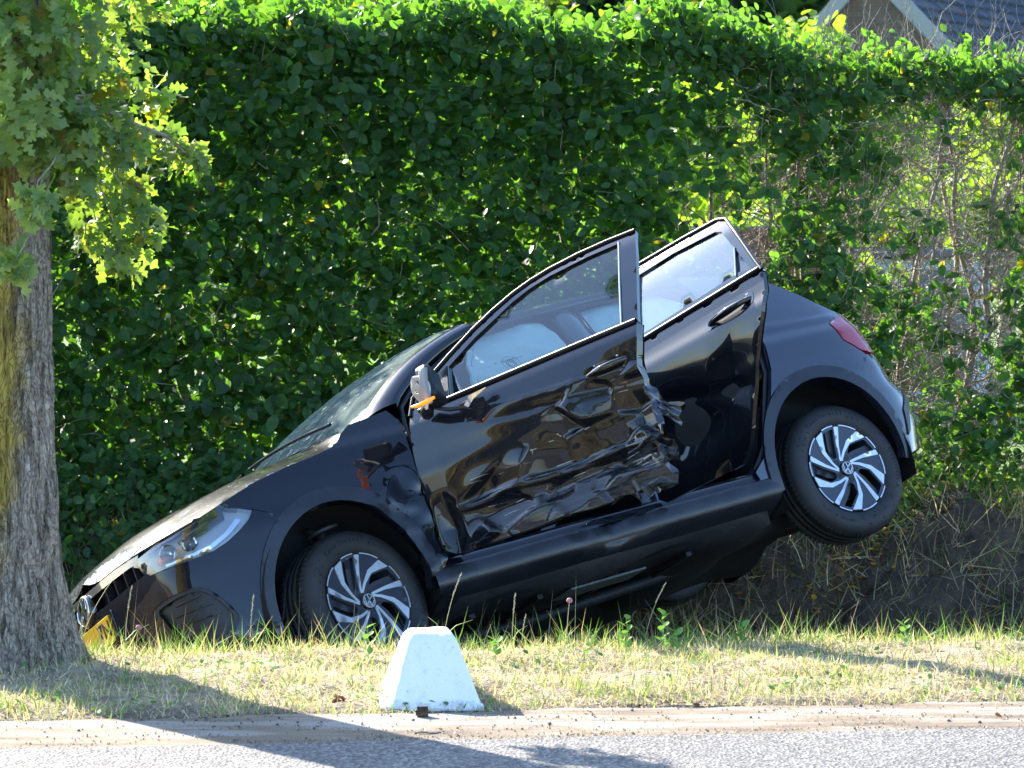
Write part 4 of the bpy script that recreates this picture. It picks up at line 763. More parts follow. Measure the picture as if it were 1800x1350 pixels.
for mf in (lambda p: p, Mz):
    fg = rounded(mf(FOG), .02); inn = rounded(mf([tuple(q) for q in shrink(FOG, .86)]), .02)
    panel('fog_lamp_frame', fg, Sx, SATIN, car, .03, holes=[inn], off=-.004, skirt=.02); fp = panel('fog_lamp_cover', inn, Sx, MATTE if False else SATIN, car, .03, off=-.016, skirt=.01)
    for (a, b, za, zb) in ((4.56, 4.68, .52, .52), (4.52, 4.70, .475, .482), (4.50, 4.72, .43, .44), (4.51, 4.70, .385, .392)):
        q = mf([(a, za), (b, zb), (b, zb + .009), (a, za + .009)]); s_ = panel('cover_rib', q, Sx, SATIN, car, .03, off=-.008, skirt=.01); s_.parent = fp
    q = mf([tuple(p) for p in (np.array([4.60, .535]) + .013 * np.stack([np.cos(np.linspace(0, 6.0, 16)), np.sin(np.linspace(0, 6.0, 16))], 1))]); s_ = panel('tow_eye_cover', q, Sx, SATIN, car, .02, off=-.010, skirt=.006); s_.parent = fp
    q = mf([(4.76, .52), (4.80, .50), (4.79, .43), (4.72, .37), (4.64, .335), (4.66, .36), (4.72, .43)]); panel('air_curtain_blade', q, Sx, GLB, car, .03, off=.004, skirt=.02)
# grille cavity
def Sin(dpt): return lambda s, z: Sx(s, z) * np.array([1, 1, 1]) - np.array([dpt, 0, 0])
gp = panel('grille', SLOT + Mz(SLOT), Sin(.06), MATTE, car, .04, skirt=0)
for yv in (.20, .29, .38, .46):
    for sgn in (1, -1): b_ = box('grille_bar', (.715, sgn * yv - .004, .688), (.785 - .10 * yv * yv, sgn * yv + .004, .755), SATIN, gp, .001); b_.rotation_euler = (0, 0, 0)
panel('lower_grille', INT + Mz(INT), Sin(.07), MATTE, car, .05, skirt=0)
# emblem
def vw(parent, R_, m, hgt=.003, place=None, ringw=.10):
    th = np.linspace(0, 2 * np.pi, 49); ring = [[(R_ * r * math.cos(a), R_ * r * math.sin(a), hh) for a in th] for r, hh in ((1, 0), (1, hgt), (1 - ringw, hgt), (1 - ringw, 0))]
    o1 = loft('emblem_ring', ring, m, parent, False)
    V, F = [], []
    def stroke(pl, w_=.075):
        pl = [np.array(p) for p in pl]
        for a, b in zip(pl[:-1], pl[1:]):
            d = b - a; d /= np.linalg.norm(d); n = np.array([-d[1], d[0]]) * w_; q = [a - n - d * .03, b - n + d * .03, b + n + d * .03, a + n - d * .03]; i = len(V)
            for hh in (0, hgt): V.extend([(p[0] * R_, p[1] * R_, hh) for p in q])
            F.extend([(i + 4, i + 5, i + 6, i + 7), (i, i + 1, i + 5, i + 4), (i + 1, i + 2, i + 6, i + 5), (i + 2, i + 3, i + 7, i + 6), (i + 3, i, i + 4, i + 7)])
    stroke([(-.40, .80), (0, .14), (.40, .80)]); stroke([(-.84, .34), (-.42, -.76), (0, .0), (.42, -.76), (.84, .34)])
    o2 = obj('emblem_letters', V, F, m, parent)
    for o in (o1, o2):
        if place is not None: o.matrix_local = place
dish = loft('front_emblem', [[(r * math.cos(a), r * math.sin(a), hh) for a in np.linspace(0, 2 * np.pi, 41)] for r, hh in ((.068, -.05), (.068, -.004), (.064, .0), (.001, .002))], GLB, car, True)
fz = Vector((1, 0, .22)).normalized(); fx = Vector((0, 1, 0)); fy = fz.cross(fx); D4 = Matrix((fx, fy, fz)).transposed().to_4x4(); D4.translation = Vector((.802, 0, .722)); dish.matrix_local = D4
vw(dish, .062, CHROME, .004, Matrix.Translation((0, 0, .003)))
# number plate
plate = box('number_plate', (.806, -.30, .535), (.815, .205, .643), mat('yellow_plate', (.80, .44, .02), .35), car, .003); box('plate_holder', (.788, -.31, .525), (.806, .235, .655), GLB, car, .004)
def text(name, s, size, m, parent, M4, extr=.001, align='CENTER'):
    cu = bpy.data.curves.new(name, 'FONT'); cu.body = s; cu.size = size; cu.extrude = extr; cu.align_x = align; cu.align_y = 'CENTER'; o = bpy.data.objects.new(name, cu); COL.objects.link(o)
    dg = bpy.context.evaluated_depsgraph_get(); me = bpy.data.meshes.new_from_object(o.evaluated_get(dg)); bpy.data.objects.remove(o); me.name = name; me.materials.clear(); o = link(name, me, m, parent); o.matrix_local = M4; return o
T4 = Matrix(((0, 0, 1, .8165), (1, 0, 0, .145), (0, 1, 0, .589), (0, 0, 0, 1)))
text('plate_characters', '7N', .10, mat('plate_black', (.01, .01, .01), .5), plate, T4)
T5 = T4.copy(); T5.translation = Vector((.8165, -.10, .589)); text('plate_characters', 'P-', .10, bpy.data.materials['plate_black'], plate, T5)
# headlights
HL = [(4.36, .838), (4.42, .826), (4.502, .803), (4.60, .788), (4.72, .778), (4.80, .770), (4.806, .745), (4.745, .680), (4.607, .672), (4.52, .668), (4.448, .671), (4.387, .687), (4.33, .713), (4.273, .748), (4.246, .780), (4.335, .820)]
HOUS = mat('lamp_housing', (.66, .68, .70), .3, .1); HOUSD = mat('lamp_dark', (.03, .032, .038), .3)
for k, mf in enumerate((lambda p: p, Mz)):
    hl = panel('headlight', mf(HL), Sx, LGLASS, car, .025, skirt=.0)
    hb = panel('lamp_housing', mf(HL), Sx, HOUS, hl, .03, off=-.045, skirt=-.042)
    def on(s, z, d):
        if k: s = 2 * L_ - s
        p = Sx(np.array([s]), np.array([z]))[0]; q = Sx(np.array([s + .001]), np.array([z]))[0]; t_ = (q - p); n = np.array([-t_[1], t_[0], 0]); n /= np.linalg.norm(n); n *= np.sign(n @ (p - np.array([-.5, 0, .7]))); return p + n * d, n
    for (s, z, r, m_) in ((4.53, .735, .034, CHROME), (4.63, .728, .036, CHROME)):
        c, n = on(s, z, -.018); o = loft('reflector', lathe([(r, .018), (r * .98, .0), (r * .8, -.018), (.001, -.025)], 24), m_, hl); q = Vector(n).to_track_quat('Y', 'Z'); o.rotation_mode = 'QUATERNION'; o.rotation_quaternion = q; o.location = c
        o2 = loft('lens', lathe([(r * .62, -.012), (r * .55, .004), (r * .3, .012), (.001, .014)], 20), LGLASS if m_ is CHROME else GLB, hl); o2.rotation_mode = 'QUATERNION'; o2.rotation_quaternion = q; o2.location = c
    c, n = on(4.665, .712, -.018); o = loft('indicator_lens', lathe([(.026, -.02), (.028, .0), (.018, .012), (.001, .015)], 20), ORANGE, hl); o.rotation_mode = 'QUATERNION'; o.rotation_quaternion = Vector(n).to_track_quat('Y', 'Z'); o.location = c; o.scale = (1.3, 1, .8)
    dr = [(4.30, .760), (4.37, .715), (4.45, .684), (4.54, .680), (4.66, .684), (4.66, .694), (4.54, .692), (4.455, .700), (4.385, .728), (4.32, .772)]; panel('light_guide', mf(dr), Sx, CHROME, hl, .03, off=-.012, skirt=.02)
    dk = [(4.36, .815), (4.46, .785), (4.58, .765), (4.58, .755), (4.45, .765), (4.36, .79)]; panel('dark_fin', mf(dk), Sx, HOUSD, hl, .03, off=-.016, skirt=.02)
# hood
he = [(float(p[0]), float(p[1]), float(p[2])) for p in Ssurf(np.array([q[0] for q in hs_] + [4.45, 4.55, 4.66, 4.76, 4.86, 5.0, 5.15, L_]), np.array([q[1] + .002 for q in hs_] + [.82, .806, .796, .793, .795, .797, .798, .798]))]
he = np.array(he); order = np.argsort(he[:, 0]); hex_, hey, hez = he[order, 0], he[order, 1], he[order, 2]
ye = lambda x: np.interp(x, hex_, np.maximum(hey, .02)); zed = lambda x: np.interp(x, hex_, hez)
ZCX = [-.35, -.2, -.1, .1, .3, .45, .6, .7, .76, .80, .82]; ZCZ = [1.10, 1.075, 1.06, 1.035, 1.00, .972, .93, .885, .84, .805, .795]
def mapHood(x, y):
    f = np.abs(y) / ye(x); f = np.clip(f, 0, 1); zc = np.interp(x, ZCX, ZCZ); zc = np.maximum(zc, zed(x)); z = zed(x) + (zc - zed(x)) * (1 - f ** 2.6); z += .006 * np.exp(-((f - .72) / .06) ** 2) * sm(.75, .5, x); return np.stack([x, y, z], -1)
hp = [(p[0], p[1]) for p in he]; back = [(-.155, .62), (-.11, .3), (-.095, 0)]
hpoly = hp + [(a, -b) for a, b in hp[::-1][1:]] + [(a, -b) for a, b in back[:-1]] + [back[2]] + back[:-1][::-1]
panel('bonnet', hpoly, mapHood, PAINT, car, .03, skirt=.03, center=(0, 0, .3))
# windscreen, pillars, roof
u = np.linspace(-1, 1, 25)
def wsB(u): return np.stack([-.28 + .18 * (1 - np.abs(u) ** 2.4), .715 * u, 1.03 + .045 * (1 - u * u)], -1)
def wsT(u): return np.stack([-1.0 - .04 * (1 - u * u), .55 * u, 1.398 + .077 * (1 - u * u)], -1)
ws = loft('windscreen', [wsB(u) * (1 - v) + wsT(u) * v + np.array([.45, 0, .85]) * .05 * math.sin(math.pi * v) for v in np.linspace(0, 1, 15)], WSG, car)
loft('scuttle_panel', [wsB(u) + np.array([a, 0, b]) for a, b in ((.30, -.10), (.12, -.05), (.02, -.02), (-.01, -.03))], SATIN, car)
def wiper(y0, y1):
    P = [wsB(np.array([yy / .715]))[0] * .93 + wsT(np.array([yy / .715]))[0] * .07 + np.array([.03, 0, .03]) for yy in np.linspace(y0, y1, 8)]; tubes('wiper', [np.array(P)], [np.full(8, .008)], RUB, car, 5)
wiper(.60, .02); wiper(-.05, -.6)
rail = [(-.42, 1.02), (-.52, 1.125), (-.73, 1.248), (-.93, 1.33), (-1.1, 1.37), (-1.4, 1.388), (-1.8, 1.398), (-2.1, 1.392), (-2.3, 1.37), (-2.45, 1.33), (-2.6, 1.265)]
rail = cr(rail, 5); zr = lambda x: np.interp(-x, -rail[:, 0], rail[:, 1])
for sg in (1, -1):
    rows = []
    for v in np.linspace(0, 1, 14):
        a = wsB(np.array([1.]))[0] * (1 - v) + wsT(np.array([1.]))[0] * v + np.array([.45, 0, .85]) * .05 * math.sin(math.pi * v); xb = -.47 - .60 * v; b = side(np.array([xb]), np.array([float(zr(xb))]))[0]
        rows.append([(a * (1 - w_) + b * w_ + np.array([.0, .35, .6]) * .022 * math.sin(math.pi * w_)) * [1, sg, 1] for w_ in np.linspace(0, 1, 7)] + [(b + np.array([-.02, -.05, -.03])) * [1, sg, 1]])
    loft('a_pillar', rows, PAINT, car)
XR = np.concatenate([np.linspace(-1.02, -2.6, 26)]); rows = []
zc_ = lambda x: np.interp(-x, [1.02, 1.2, 1.5, 1.9, 2.2, 2.5, 2.7, 2.86], [1.475, 1.492, 1.502, 1.498, 1.482, 1.45, 1.42, 1.385])
for x in XR:
    y0 = float(Ys(x, zr(x))); z0 = float(zr(x)); k = float(sm(-2.2, -2.6, x)); row = []
    for uu in np.linspace(-1, 1, 25): xx = x - .24 * k * (1 - uu * uu); row.append((xx, y0 * uu, z0 + (float(zc_(xx)) - z0) * (1 - abs(uu) ** 2.3)))
    rows.append(row)
loft('roof', rows, PAINT, car)
xs = np.linspace(-1.05, -2.35, 20)
for sg in (1, -1): loft('roof_rail', [[(side(np.array([x]), np.array([float(zr(x)) + dz]))[0] - [0, dy, 0]) * [1, sg, 1] for dz, dy in ((0, 0), (-.02, .002), (-.035, .02), (-.05, .06), (0.0, .10))] for x in xs], PAINT, car)
# rear quarter, lamp, bumper, tailgate
ROOFS = [(1.255, 1.262), (1.205, 1.221), (1.136, 1.159), (1.071, 1.092), (1.01, 1.041), (.96, 1.012), (.90, 1.004)]
TL = [(1.106, .966), (1.04, .990), (.98, 1.0), (.90, 1.0), (.62, .985), (.56, .93), (.55, .84), (.80, .79), (.96, .791), (1.018, .81), (1.094, .872)]
jam = X2S([(-2.00, .385), (-2.06, .43), (-2.12, .494), (-2.225, .685), (-2.30, .81), (-2.345, .95), (-2.365, 1.05), (-2.33, 1.12), (-2.19, 1.345), (-2.20, float(zr(-2.2)) - .002)]) + [(float(s_of_x(x)), float(zr(x)) - .002) for x in (-2.3, -2.4, -2.5, -2.58)]
ra = sorted([p for p in RAI if p[0] > 1.125], key=lambda p: -math.atan2(p[1] - .335, p[0] - 1.385)) ; ra = [p for p in ra if p[1] > .30]
quarter = jam + ROOFS + [(.90, 1.0), (.98, 1.002), (1.04, .992), (1.108, .968), (1.096, .870), (1.02, .807), (.995, .783), (1.075, .692), (1.125, .648)] + [(p[0], p[1]) for p in ra] + [(1.775, .30), (1.85, .30)]
def crease(P, s, z): P[..., 1] += .006 * np.exp(-((z - 1.006 - .03 * (s - 1.2)) / .010) ** 2); return P
panel('rear_quarter_panel', quarter, lambda s, z: crease(Ssurf(s, z), s, z), QPAINT, car, .02, skirt=.085)
tl = panel('tail_lamp', TL, Ssurf, RED, car, .02, off=.004, skirt=.03); panel('lamp_segment', [(.90, .93), (.70, .92), (.70, .935), (.90, .945)], Ssurf, REDP, tl, .02, off=.0065, skirt=.002); panel('lamp_segment', [(.90, .89), (.70, .88), (.70, .895), (.90, .905)], Ssurf, REDP, tl, .02, off=.0065, skirt=.002)
panel('tail_lamp', [(-a, b) for a, b in TL], Sr, RED, car, .03, off=.004, skirt=.03)
rb = sorted([p for p in RAI if p[0] < 1.125 and p[1] > .32], key=lambda p: -p[1])
rbh = [(.0, .34), (.5, .34), (.8, .325), (1.02, .285)] + rb[::-1] + [(1.125, .648), (1.075, .692), (.995, .783), (.94, .785), (.80, .782), (.5, .70), (0, .70)]
panel('rear_bumper', rbh[:-1] + [(0, .70)] + [(-a, b) for a, b in rbh[::-1][1:-1]], Sr, QPAINT, car, .035, skirt=.03)
panel('rear_bumper_trim', [(.5, .60), (.78, .60), (.90, .50), (.93, .38), (.90, .40), (.86, .48), (.74, .56), (.5, .56)], Ssurf, SATIN, car, .03, off=.006, skirt=.01); panel('rear_reflector', [(.62, .585), (.76, .585), (.76, .60), (.62, .60)], Ssurf, REDP, car, .03, off=.01, skirt=.004)
tg = [(-.55, .705), (.55, .705), (.54, .84), (.55, .93), (.61, .99), (.885, 1.008), (.80, 1.03), (-.80, 1.03), (-.885, 1.008), (-.61, .99), (-.55, .93), (-.54, .84)]; panel('tailgate', tg, Sr, QPAINT, car, .04, skirt=.03)
rows = [[((p[0] - .0) * (1 - v) + q[0] * v, p[1] * (1 - v) + q[1] * v, p[2] * (1 - v) + q[2] * v) for p, q in zip(Sr(np.linspace(-.86, .86, 21), np.full(21, 1.03)), [(-2.6 - .24 * (1 - uu * uu), uu * float(Ys(-2.6, zr(-2.6))), float(zr(-2.6)) + (float(zc_(-2.84)) - float(zr(-2.6))) * (1 - abs(uu) ** 2.3)) for uu in np.linspace(-1, 1, 21)])] for v in np.linspace(0, 1, 9)]
loft('rear_window', rows, glass('dark_rear_glass', (.25, .3, .3)), car)
# wheel-arch cladding and sills (near side)
def ringp(name, I, O, mp, m, off=.010): return panel(name, I + O[::-1], mp, m, car, .02, off=off, skirt=.014)
def clip_arc(A, lo): return [p for p in A if p[1] > lo]
ringp('wheel_arch_trim', clip_arc(FAI, .30), clip_arc(FAO, .30), mapFen, CLAD); ringp('wheel_arch_trim', clip_arc(RAI, .26), clip_arc(RAO, .26), Ssurf, CLAD)
ringp('wheel_arch_trim', clip_arc(FAI, .30), clip_arc(FAO, .30), Sm, CLAD); ringp('wheel_arch_trim', clip_arc(RAI, .26), clip_arc(RAO, .26), Sm, CLAD)
for sg in (1, -1):
    xs = np.linspace(-.29, -2.095, 40); rows = []
    for x in xs:
        wv = (.016 * math.sin(x * 9) * math.exp(-((x + 1.1) / .4) ** 2) + .020 * abs(math.sin(x * 17)) * math.exp(-((x + 1.2) / .3) ** 2) + .004 * math.sin(x * 41)) if sg > 0 else 0; y = float(Ys(x, .35))
        rows.append([(x, sg * (y + a - (wv if zz > .26 else 0)), zz) for a, zz in ((-.20, .19), (-.10, .225), (-.022, .248), (-.004, .262), (.006, .272), (.010, .30), (.007, .335), (.002, .345), (-.010, .352), (-.014, .354))])
    st_ = loft('sill_trim', rows, CLAD, car, False); obj('sill_end', [tuple(v) for v in rows[-1]], [tuple(range(len(rows[-1])))], CLAD, st_); rows = [[(x, sg * (float(Ys(x, .36)) + a + (.014 * vn(np.array([x]), np.array([1.]), 9, 2)[0] * math.exp(-((x + 1.1) / .35) ** 2) if k == 1 else 0)), zz) for k, (a, zz) in enumerate(((-.012, .345), (-.014, .372), (-.045, .395), (-.10, .405), (-.12, .40), (-.13, .34)))] for x in xs]; loft('door_sill', rows, PAINT, car)
# openings: pillars, seals
def strip2(name, pts3a, pts3b, m, mid=0.): rows = [[a * (1 - w_) + b * w_ + np.array([0, mid, 0]) * math.sin(math.pi * w_) for w_ in np.linspace(0, 1, 6)] for a, b in zip(pts3a, pts3b)]; return loft(name, rows, m, car)
zz = np.linspace(.38, 1.36, 20)
for sg in (1, -1):
    xa = np.interp(zz, [.38, .6, 1.0, 1.36], [-1.40, -1.46, -1.485, -1.50]); xb = np.interp(zz, [.38, .6, 1.0, 1.36], [-1.66, -1.60, -1.58, -1.605]); A = np.stack([xa, (Ys(xa, zz) - .045) * sg, zz], 1); B = np.stack([xb, (Ys(xb, zz) - .045) * sg, zz], 1); strip2('b_pillar', A, B, QPAINT if sg > 0 else MATTE, .012 * sg)
so = side(np.array([p[0] for p in [(-2.03, .40), (-2.12, .49), (-2.22, .69), (-2.295, .81), (-2.335, .95), (-2.35, 1.05), (-2.32, 1.12), (-2.18, 1.33), (-1.62, 1.36), (-1.60, .95), (-1.67, .42)]]), np.array([.40, .49, .69, .81, .95, 1.05, 1.12, 1.33, 1.36, .95, .42])) - [0, .04, 0]
tubes('door_seal', [so], [np.full(len(so), .011)], RUB, car, 8); so = side(np.array([-.44, -.45, -.50, -.62, -.95, -1.1, -1.44, -1.48, -1.46, -1.40]), np.array([.42, .95, 1.06, 1.15, 1.30, 1.335, 1.35, 1.30, .9, .42])) - [0, .04, 0]; tubes('door_seal', [so], [np.full(len(so), .011)], RUB, car, 8)
so2 = side(np.array([-2.07, -2.16, -2.26, -2.325, -2.35]), np.array([.40, .49, .69, .81, .93])) - [0, .065, 0]; tubes('door_seal', [so2], [np.full(5, .009)], RUB, car, 6)
A = side(np.full(12, -.40), np.linspace(.38, 1.0, 12)) - [0, .02, 0]; strip2('a_post', A, A - [.05, .08, 0], QPAINT)
st = box('latch_plate', (-2.372, .735, 1.035), (-2.362, .775, 1.115), REDP, car, .003); box('latch_plate', (-2.36, .775, .955), (-2.35, .80, .985), REDP, car, .003)
for q in ((-2.36, .765, 1.07), (-2.348, .79, .972)): o = loft('striker_bolt', lathe([(.0001, .014), (.009, .012), (.010, 0), (.010, -.01)], 12), STEEL, car); o.rotation_euler = (0, 0, -1.2); o.location = q
# far side, simple closed body
ffar = [(3.56, .30), (3.56, .345), (1.80, .345), (1.80, .30)]
far = [(1.80, .345)] + [(p[0], p[1]) for p in sorted([p for p in RAI if p[1] > .345], key=lambda p: -p[0])] + [(1.075, .692), (.995, .783), (1.02, .807), (1.096, .870), (1.108, .968), (1.04, .992), (.90, 1.004)] + ROOFS[::-1][1:] + [(float(s_of_x(x)), float(zr(x)) - .002) for x in (-2.5, -2.3, -2.0, -1.6, -1.2, -1.0, -.8, -.6, -.48)] + [(3.68, 1.03)] + hs_ + seam + sorted([p for p in FAI if p[1] > .345 and p[0] < 4.13], key=lambda p: -p[0])
w1 = X2S([(-.60, 1.0), (-.62, 1.125), (-.93, 1.29), (-1.1, 1.335), (-1.44, 1.345), (-1.43, .99)]); w2 = X2S([(-1.60, 1.0), (-1.60, 1.35), (-2.08, 1.34), (-2.24, 1.13), (-2.22, 1.03)])
panel('far_side_panel', far, Sm, PAINT, car, .045, holes=[w1, w2], skirt=.03)
for w_ in (w1, w2): panel('side_window', w_, Sm, GLASS, car, .08, off=-.01, skirt=0)
# ---- doors
def pose(Rm, T): M4 = np.eye(4); M4[:3, :3] = Rm; M4[:3, 3] = T; return Matrix(M4.tolist())
PF = pose([[0.459492012352887, 0.8853391500214354, -0.0710047887343993], [-0.8849373051172813, 0.4631752067479899, 0.04852518795142079], [0.07584890635769402, 0.04053785013144081, 0.9962949493553918]], [-0.9222419760889391, 0.08677579747905784, 0.01343315544790058])
PR = pose([[0.24186883813016596, 0.9700964432778519, -0.020306547742660806], [-0.9700829243889374, 0.24221122833206135, 0.016517889661856956], [0.020942419883356957, 0.015703872437568347, 0.9996573430130415]], [-1.9313554853171682, -0.7874720983839101, 3.85829e-06])
mF = lambda x, z: side(x, z, dentF(x, z)); mR = lambda x, z: side(x, z, dentR(x, z)); mS = lambda x, z: side(x, z)
FS = [(-.392, .985), (-.383, .80), (-.388, .60), (-.398, .43), (-.41, .392), (-.45, .366), (-.60, .362), (-.80, .352), (-.95, .356), (-1.06, .345), (-1.17, .340), (-1.22, .352), (-1.30, .334), (-1.36, .350), (-1.40, .342), (-1.455, .325), (-1.468, .36), (-1.452, .41), (-1.482, .44), (-1.470, .47), (-1.447, .50), (-1.462, .557), (-1.455, .62), (-1.46, .68), (-1.477, .83), (-1.495, .90), (-1.503, .975), (-.95, .972), (-.60, .968), (-.43, .985)]
fd = panel('front_door', FS, mF, PAINTD, car, .0105, skirt=.045); fd.matrix_local = PF
panel('inner_panel', shrink(FS, .98), lambda x, z: side(x, z, .075 + .5 * dentF(x, z)), MATTE, fd, .05, skirt=.0)
FO = [(-.392, .972), (-.409, 1.045), (-.512, 1.114), (-.60, 1.168), (-.725, 1.237), (-.823, 1.281), (-.918, 1.317), (-1.009, 1.342), (-1.104, 1.358), (-1.242, 1.369), (-1.381, 1.371), (-1.517, 1.366), (-1.520, 1.25), (-1.506, .975), (-1.0, .976)]
FG = [(-.593, 1.120), (-.725, 1.196), (-.917, 1.282), (-1.0, 1.309), (-1.105, 1.328), (-1.288, 1.340), (-1.436, 1.340), (-1.424, .996), (-1.0, .992), (-.600, .986)]
fo = panel('window_frame', FO, mS, GLB, fd, .02, holes=[FG], skirt=.02); panel('window_glass', FG, mS, GLASS, fd, .06, off=-.012, skirt=0)
tubes('frame_edge', [side(np.array([p[0] for p in FO[:12]]), np.array([p[1] for p in FO[:12]])) + [0, .004, .002]], [np.full(12, .0075)], SATIN, fd, 8)
tubes('waist_seal', [side(np.linspace(-.44, -1.50, 12), np.full(12, .980)) + [0, .006, 0]], [np.full(12, .010)], SATIN, fd, 8)
tubes('glass_divider', [side(np.array([-1.432, -1.437, -1.44]), np.array([.99, 1.15, 1.345])) + [0, .004, 0]], [np.full(3, .004)], SILVER, fd, 6)
# broken door mirror
mir = panel('mirror_base', [(-.43, .985), (-.425, 1.04), (-.585, 1.125), (-.592, .99)], mS, SATIN, fd, .03, off=.004, skirt=.004)
def shell(name, c, r, m, parent, cut=0., n=18, sq=2.6, rough=0.):
    th = np.linspace(0, 2 * np.pi, n + 1); ph = np.linspace(-math.pi / 2 + cut, math.pi / 2, 10); rows = []
    f = lambda a: math.copysign(abs(a) ** (2 / sq), a)
    for p in ph: rows.append([(c[0] + r[0] * f(math.cos(p)) * f(math.cos(a)), c[1] + r[1] * f(math.cos(p)) * f(math.sin(a)), c[2] + r[2] * math.sin(p)) for a in th])
    return loft(name, rows, m, parent)
# housing seen from outside: opened shell with the cover torn off
mh = box('mirror_housing', (-.045, -.05, -.075), (.03, .075, .085), SATIN, fd, .022); mh.location = (-.605, .955, 1.01); mh.rotation_euler = (math.radians(18), math.radians(8), math.radians(15)); mh.scale = (.9, 1, 1)
wf = panel('mirror_frame', [(-.075, -.085), (.03, -.10), (.04, .05), (.01, .085), (-.02, .10), (-.075, .09)], lambda a, b: np.stack([a * .9 + .0, np.full_like(a, .0) + .02 * np.sin(a * 30 + b * 20), b], -1), WHITEP, fd, .02, holes=[[(-.055, .03), (-.02, .035), (-.015, .07), (-.05, .07)], [(-.035, -.06), (.0, -.065), (.01, -.03), (-.03, -.02)], [(.005, .0), (.025, .0), (.022, .03), (.005, .025)]], skirt=.012, center=(0, -5, 0)); wf.scale = (.75, 1, .72); wf.location = (-.59, 1.03, .995); wf.rotation_euler = (math.radians(-5), math.radians(-14), math.radians(-35))
mg = panel('mirror_cap', [(-.055, -.09), (.012, -.095), (.02, .0), (-.005, .095), (-.05, .10)], lambda a, b: np.stack([a, .03 - 8 * (a + .02) ** 2 - 1.0 * b * b, b], -1), mat('sunlit_cap', (.30, .31, .33), .3, coat=.6), fd, .015, skirt=.02, center=(0, -5, 0)); mg.scale = (.75, 1, .78); mg.location = (-.63, 1.04, 1.015); mg.rotation_euler = (math.radians(-6), math.radians(-22), math.radians(-25))  # pale grey cap colour stands in for sunlight on the dark cap
oi = tubes('indicator', [np.array([(-.565, 1.075, .945), (-.60, 1.085, .938), (-.64, 1.08, .94), (-.67, 1.06, .95)])], [np.array([.005, .008, .009, .006])], mat('sunlit_orange', (.8, .25, .02), .2, emis=((1, .22, .01), .35)), fd, 8)  # weak emission stands in for sun shining on the orange lens
tubes('mirror_arm', [np.array([(-.50, .86, .95), (-.53, .92, .945), (-.58, .96, .95)])], [np.array([.03, .022, .025])], SATIN, fd, 8); tubes('mirror_cable', [np.array([(-.60, .97, .93), (-.66, .95, .905), (-.70, .91, .90), (-.72, .89, .885)])], [np.array([.005, .01, .007, .004])], RUB, fd, 6)
sl = loft('mirror_shards', [[(-.705, .90, .89), (-.74, .885, .925), (-.80, .87, .95)], [(-.69, .905, .90), (-.73, .90, .94), (-.80, .875, .952)]], CHROME, fd, False)
# handles
def handle(parent, x0, x1, z, out=.035, z2=None):
    z2 = z if z2 is None else z2; t_ = np.linspace(0, 1, 11); xs = x0 + (x1 - x0) * t_; zs = z + (z2 - z) * t_; P = side(xs, zs); P[:, 1] += out * np.sin(np.pi * np.clip(t_ * 1.0, 0, 1)) ** .45 - .004; r = .014 - .003 * np.cos(t_ * 6.28); tubes('door_handle', [P], [r], GLB, parent, 10, True)
    cp = panel('handle_recess', rounded([(x0 + .02, z - .028), (x1 - .02, z2 - .028), (x1 - .02, z2 + .03), (x0 + .02, z + .03)], .03, 6), lambda x, zz_: side(x, zz_, .0) - np.stack([0 * x, .012 * np.exp(-(((x - (x0 + x1) / 2) / .05) ** 2 + ((zz_ - z) / .022) ** 2)), 0 * x], -1), GLB, parent, .01, off=.0015, skirt=.004)
handle(fd, -1.25, -1.43, .835, .022, .845)
for k, (pp, m_) in enumerate([([(-1.462, .845, .72), (-1.50, .80, .70), (-1.475, .845, .60), (-1.53, .79, .56)], SILVER), ([(-1.48, .84, .50), (-1.545, .87, .47), (-1.465, .80, .42), (-1.53, .84, .385)], PAINTD), ([(-1.33, .86, .475), (-1.455, .86, .50), (-1.34, .875, .49), (-1.45, .885, .53)], SILVER), ([(-1.50, .82, .655), (-1.56, .80, .60), (-1.49, .83, .60), (-1.54, .79, .53)], SILVER)]):
    a, b, c_, d = [np.array(q) for q in pp]; rows = [[(a * (1 - v) + c_ * v) * (1 - u_) + (b * (1 - v) + d * v) * u_ + np.array([0, .012, 0]) * (math.sin(u_ * 7 + k) + math.sin(v * 9 + k)) + rng.normal(0, .002, 3) for u_ in np.linspace(0, 1, 7)] for v in np.linspace(0, 1, 9)]; loft('torn_metal', rows, m_, fd)
TORN = mat('torn_painted_metal', (.05, .055, .065), .22, .6, var=.5, vscale=30, coat=.5)  # bluish mid tone puts the sky's reflection into the torn black paint
for o_ in bpy.data.objects:
    if o_.name.startswith('torn_metal') and o_.data.materials[0] == SILVER: o_.data.materials[0] = TORN
scr = mat('scraped_primer', (.33, .34, .36), .55, var=.3, vscale=60)
for k in range(20):
    x = random.uniform(-.55, -1.42); z = random.choice([.52, .55, .60, .45]) + random.gauss(0, .03); l_ = random.uniform(.02, .11); w_ = random.uniform(.0008, .003); sl_ = .12 * random.gauss(0, .5); q = [(x, z), (x - l_, z + sl_ * l_), (x - l_ * .6, z + sl_ * l_ + w_), (x, z + w_)]; tag(panel('scratch', q, mF, scr, fd, .015, off=.0008, skirt=0))
RS = [(-1.535, 1.045), (-1.53, .80), (-1.50, .60), (-1.48, .40), (-1.52, .372), (-1.95, .372), (-1.992, .395), (-2.04, .43), (-2.09, .498), (-2.165, .63), (-2.246, .771), (-2.322, .904), (-2.348, .99), (-2.345, 1.068)]
rd = panel('rear_door', RS, mR, PAINT, car, .016, skirt=.022); rd.matrix_local = PR; panel('inner_panel', shrink(RS, .98), lambda x, z: side(x, z, .04), MATTE, rd, .06, skirt=0)
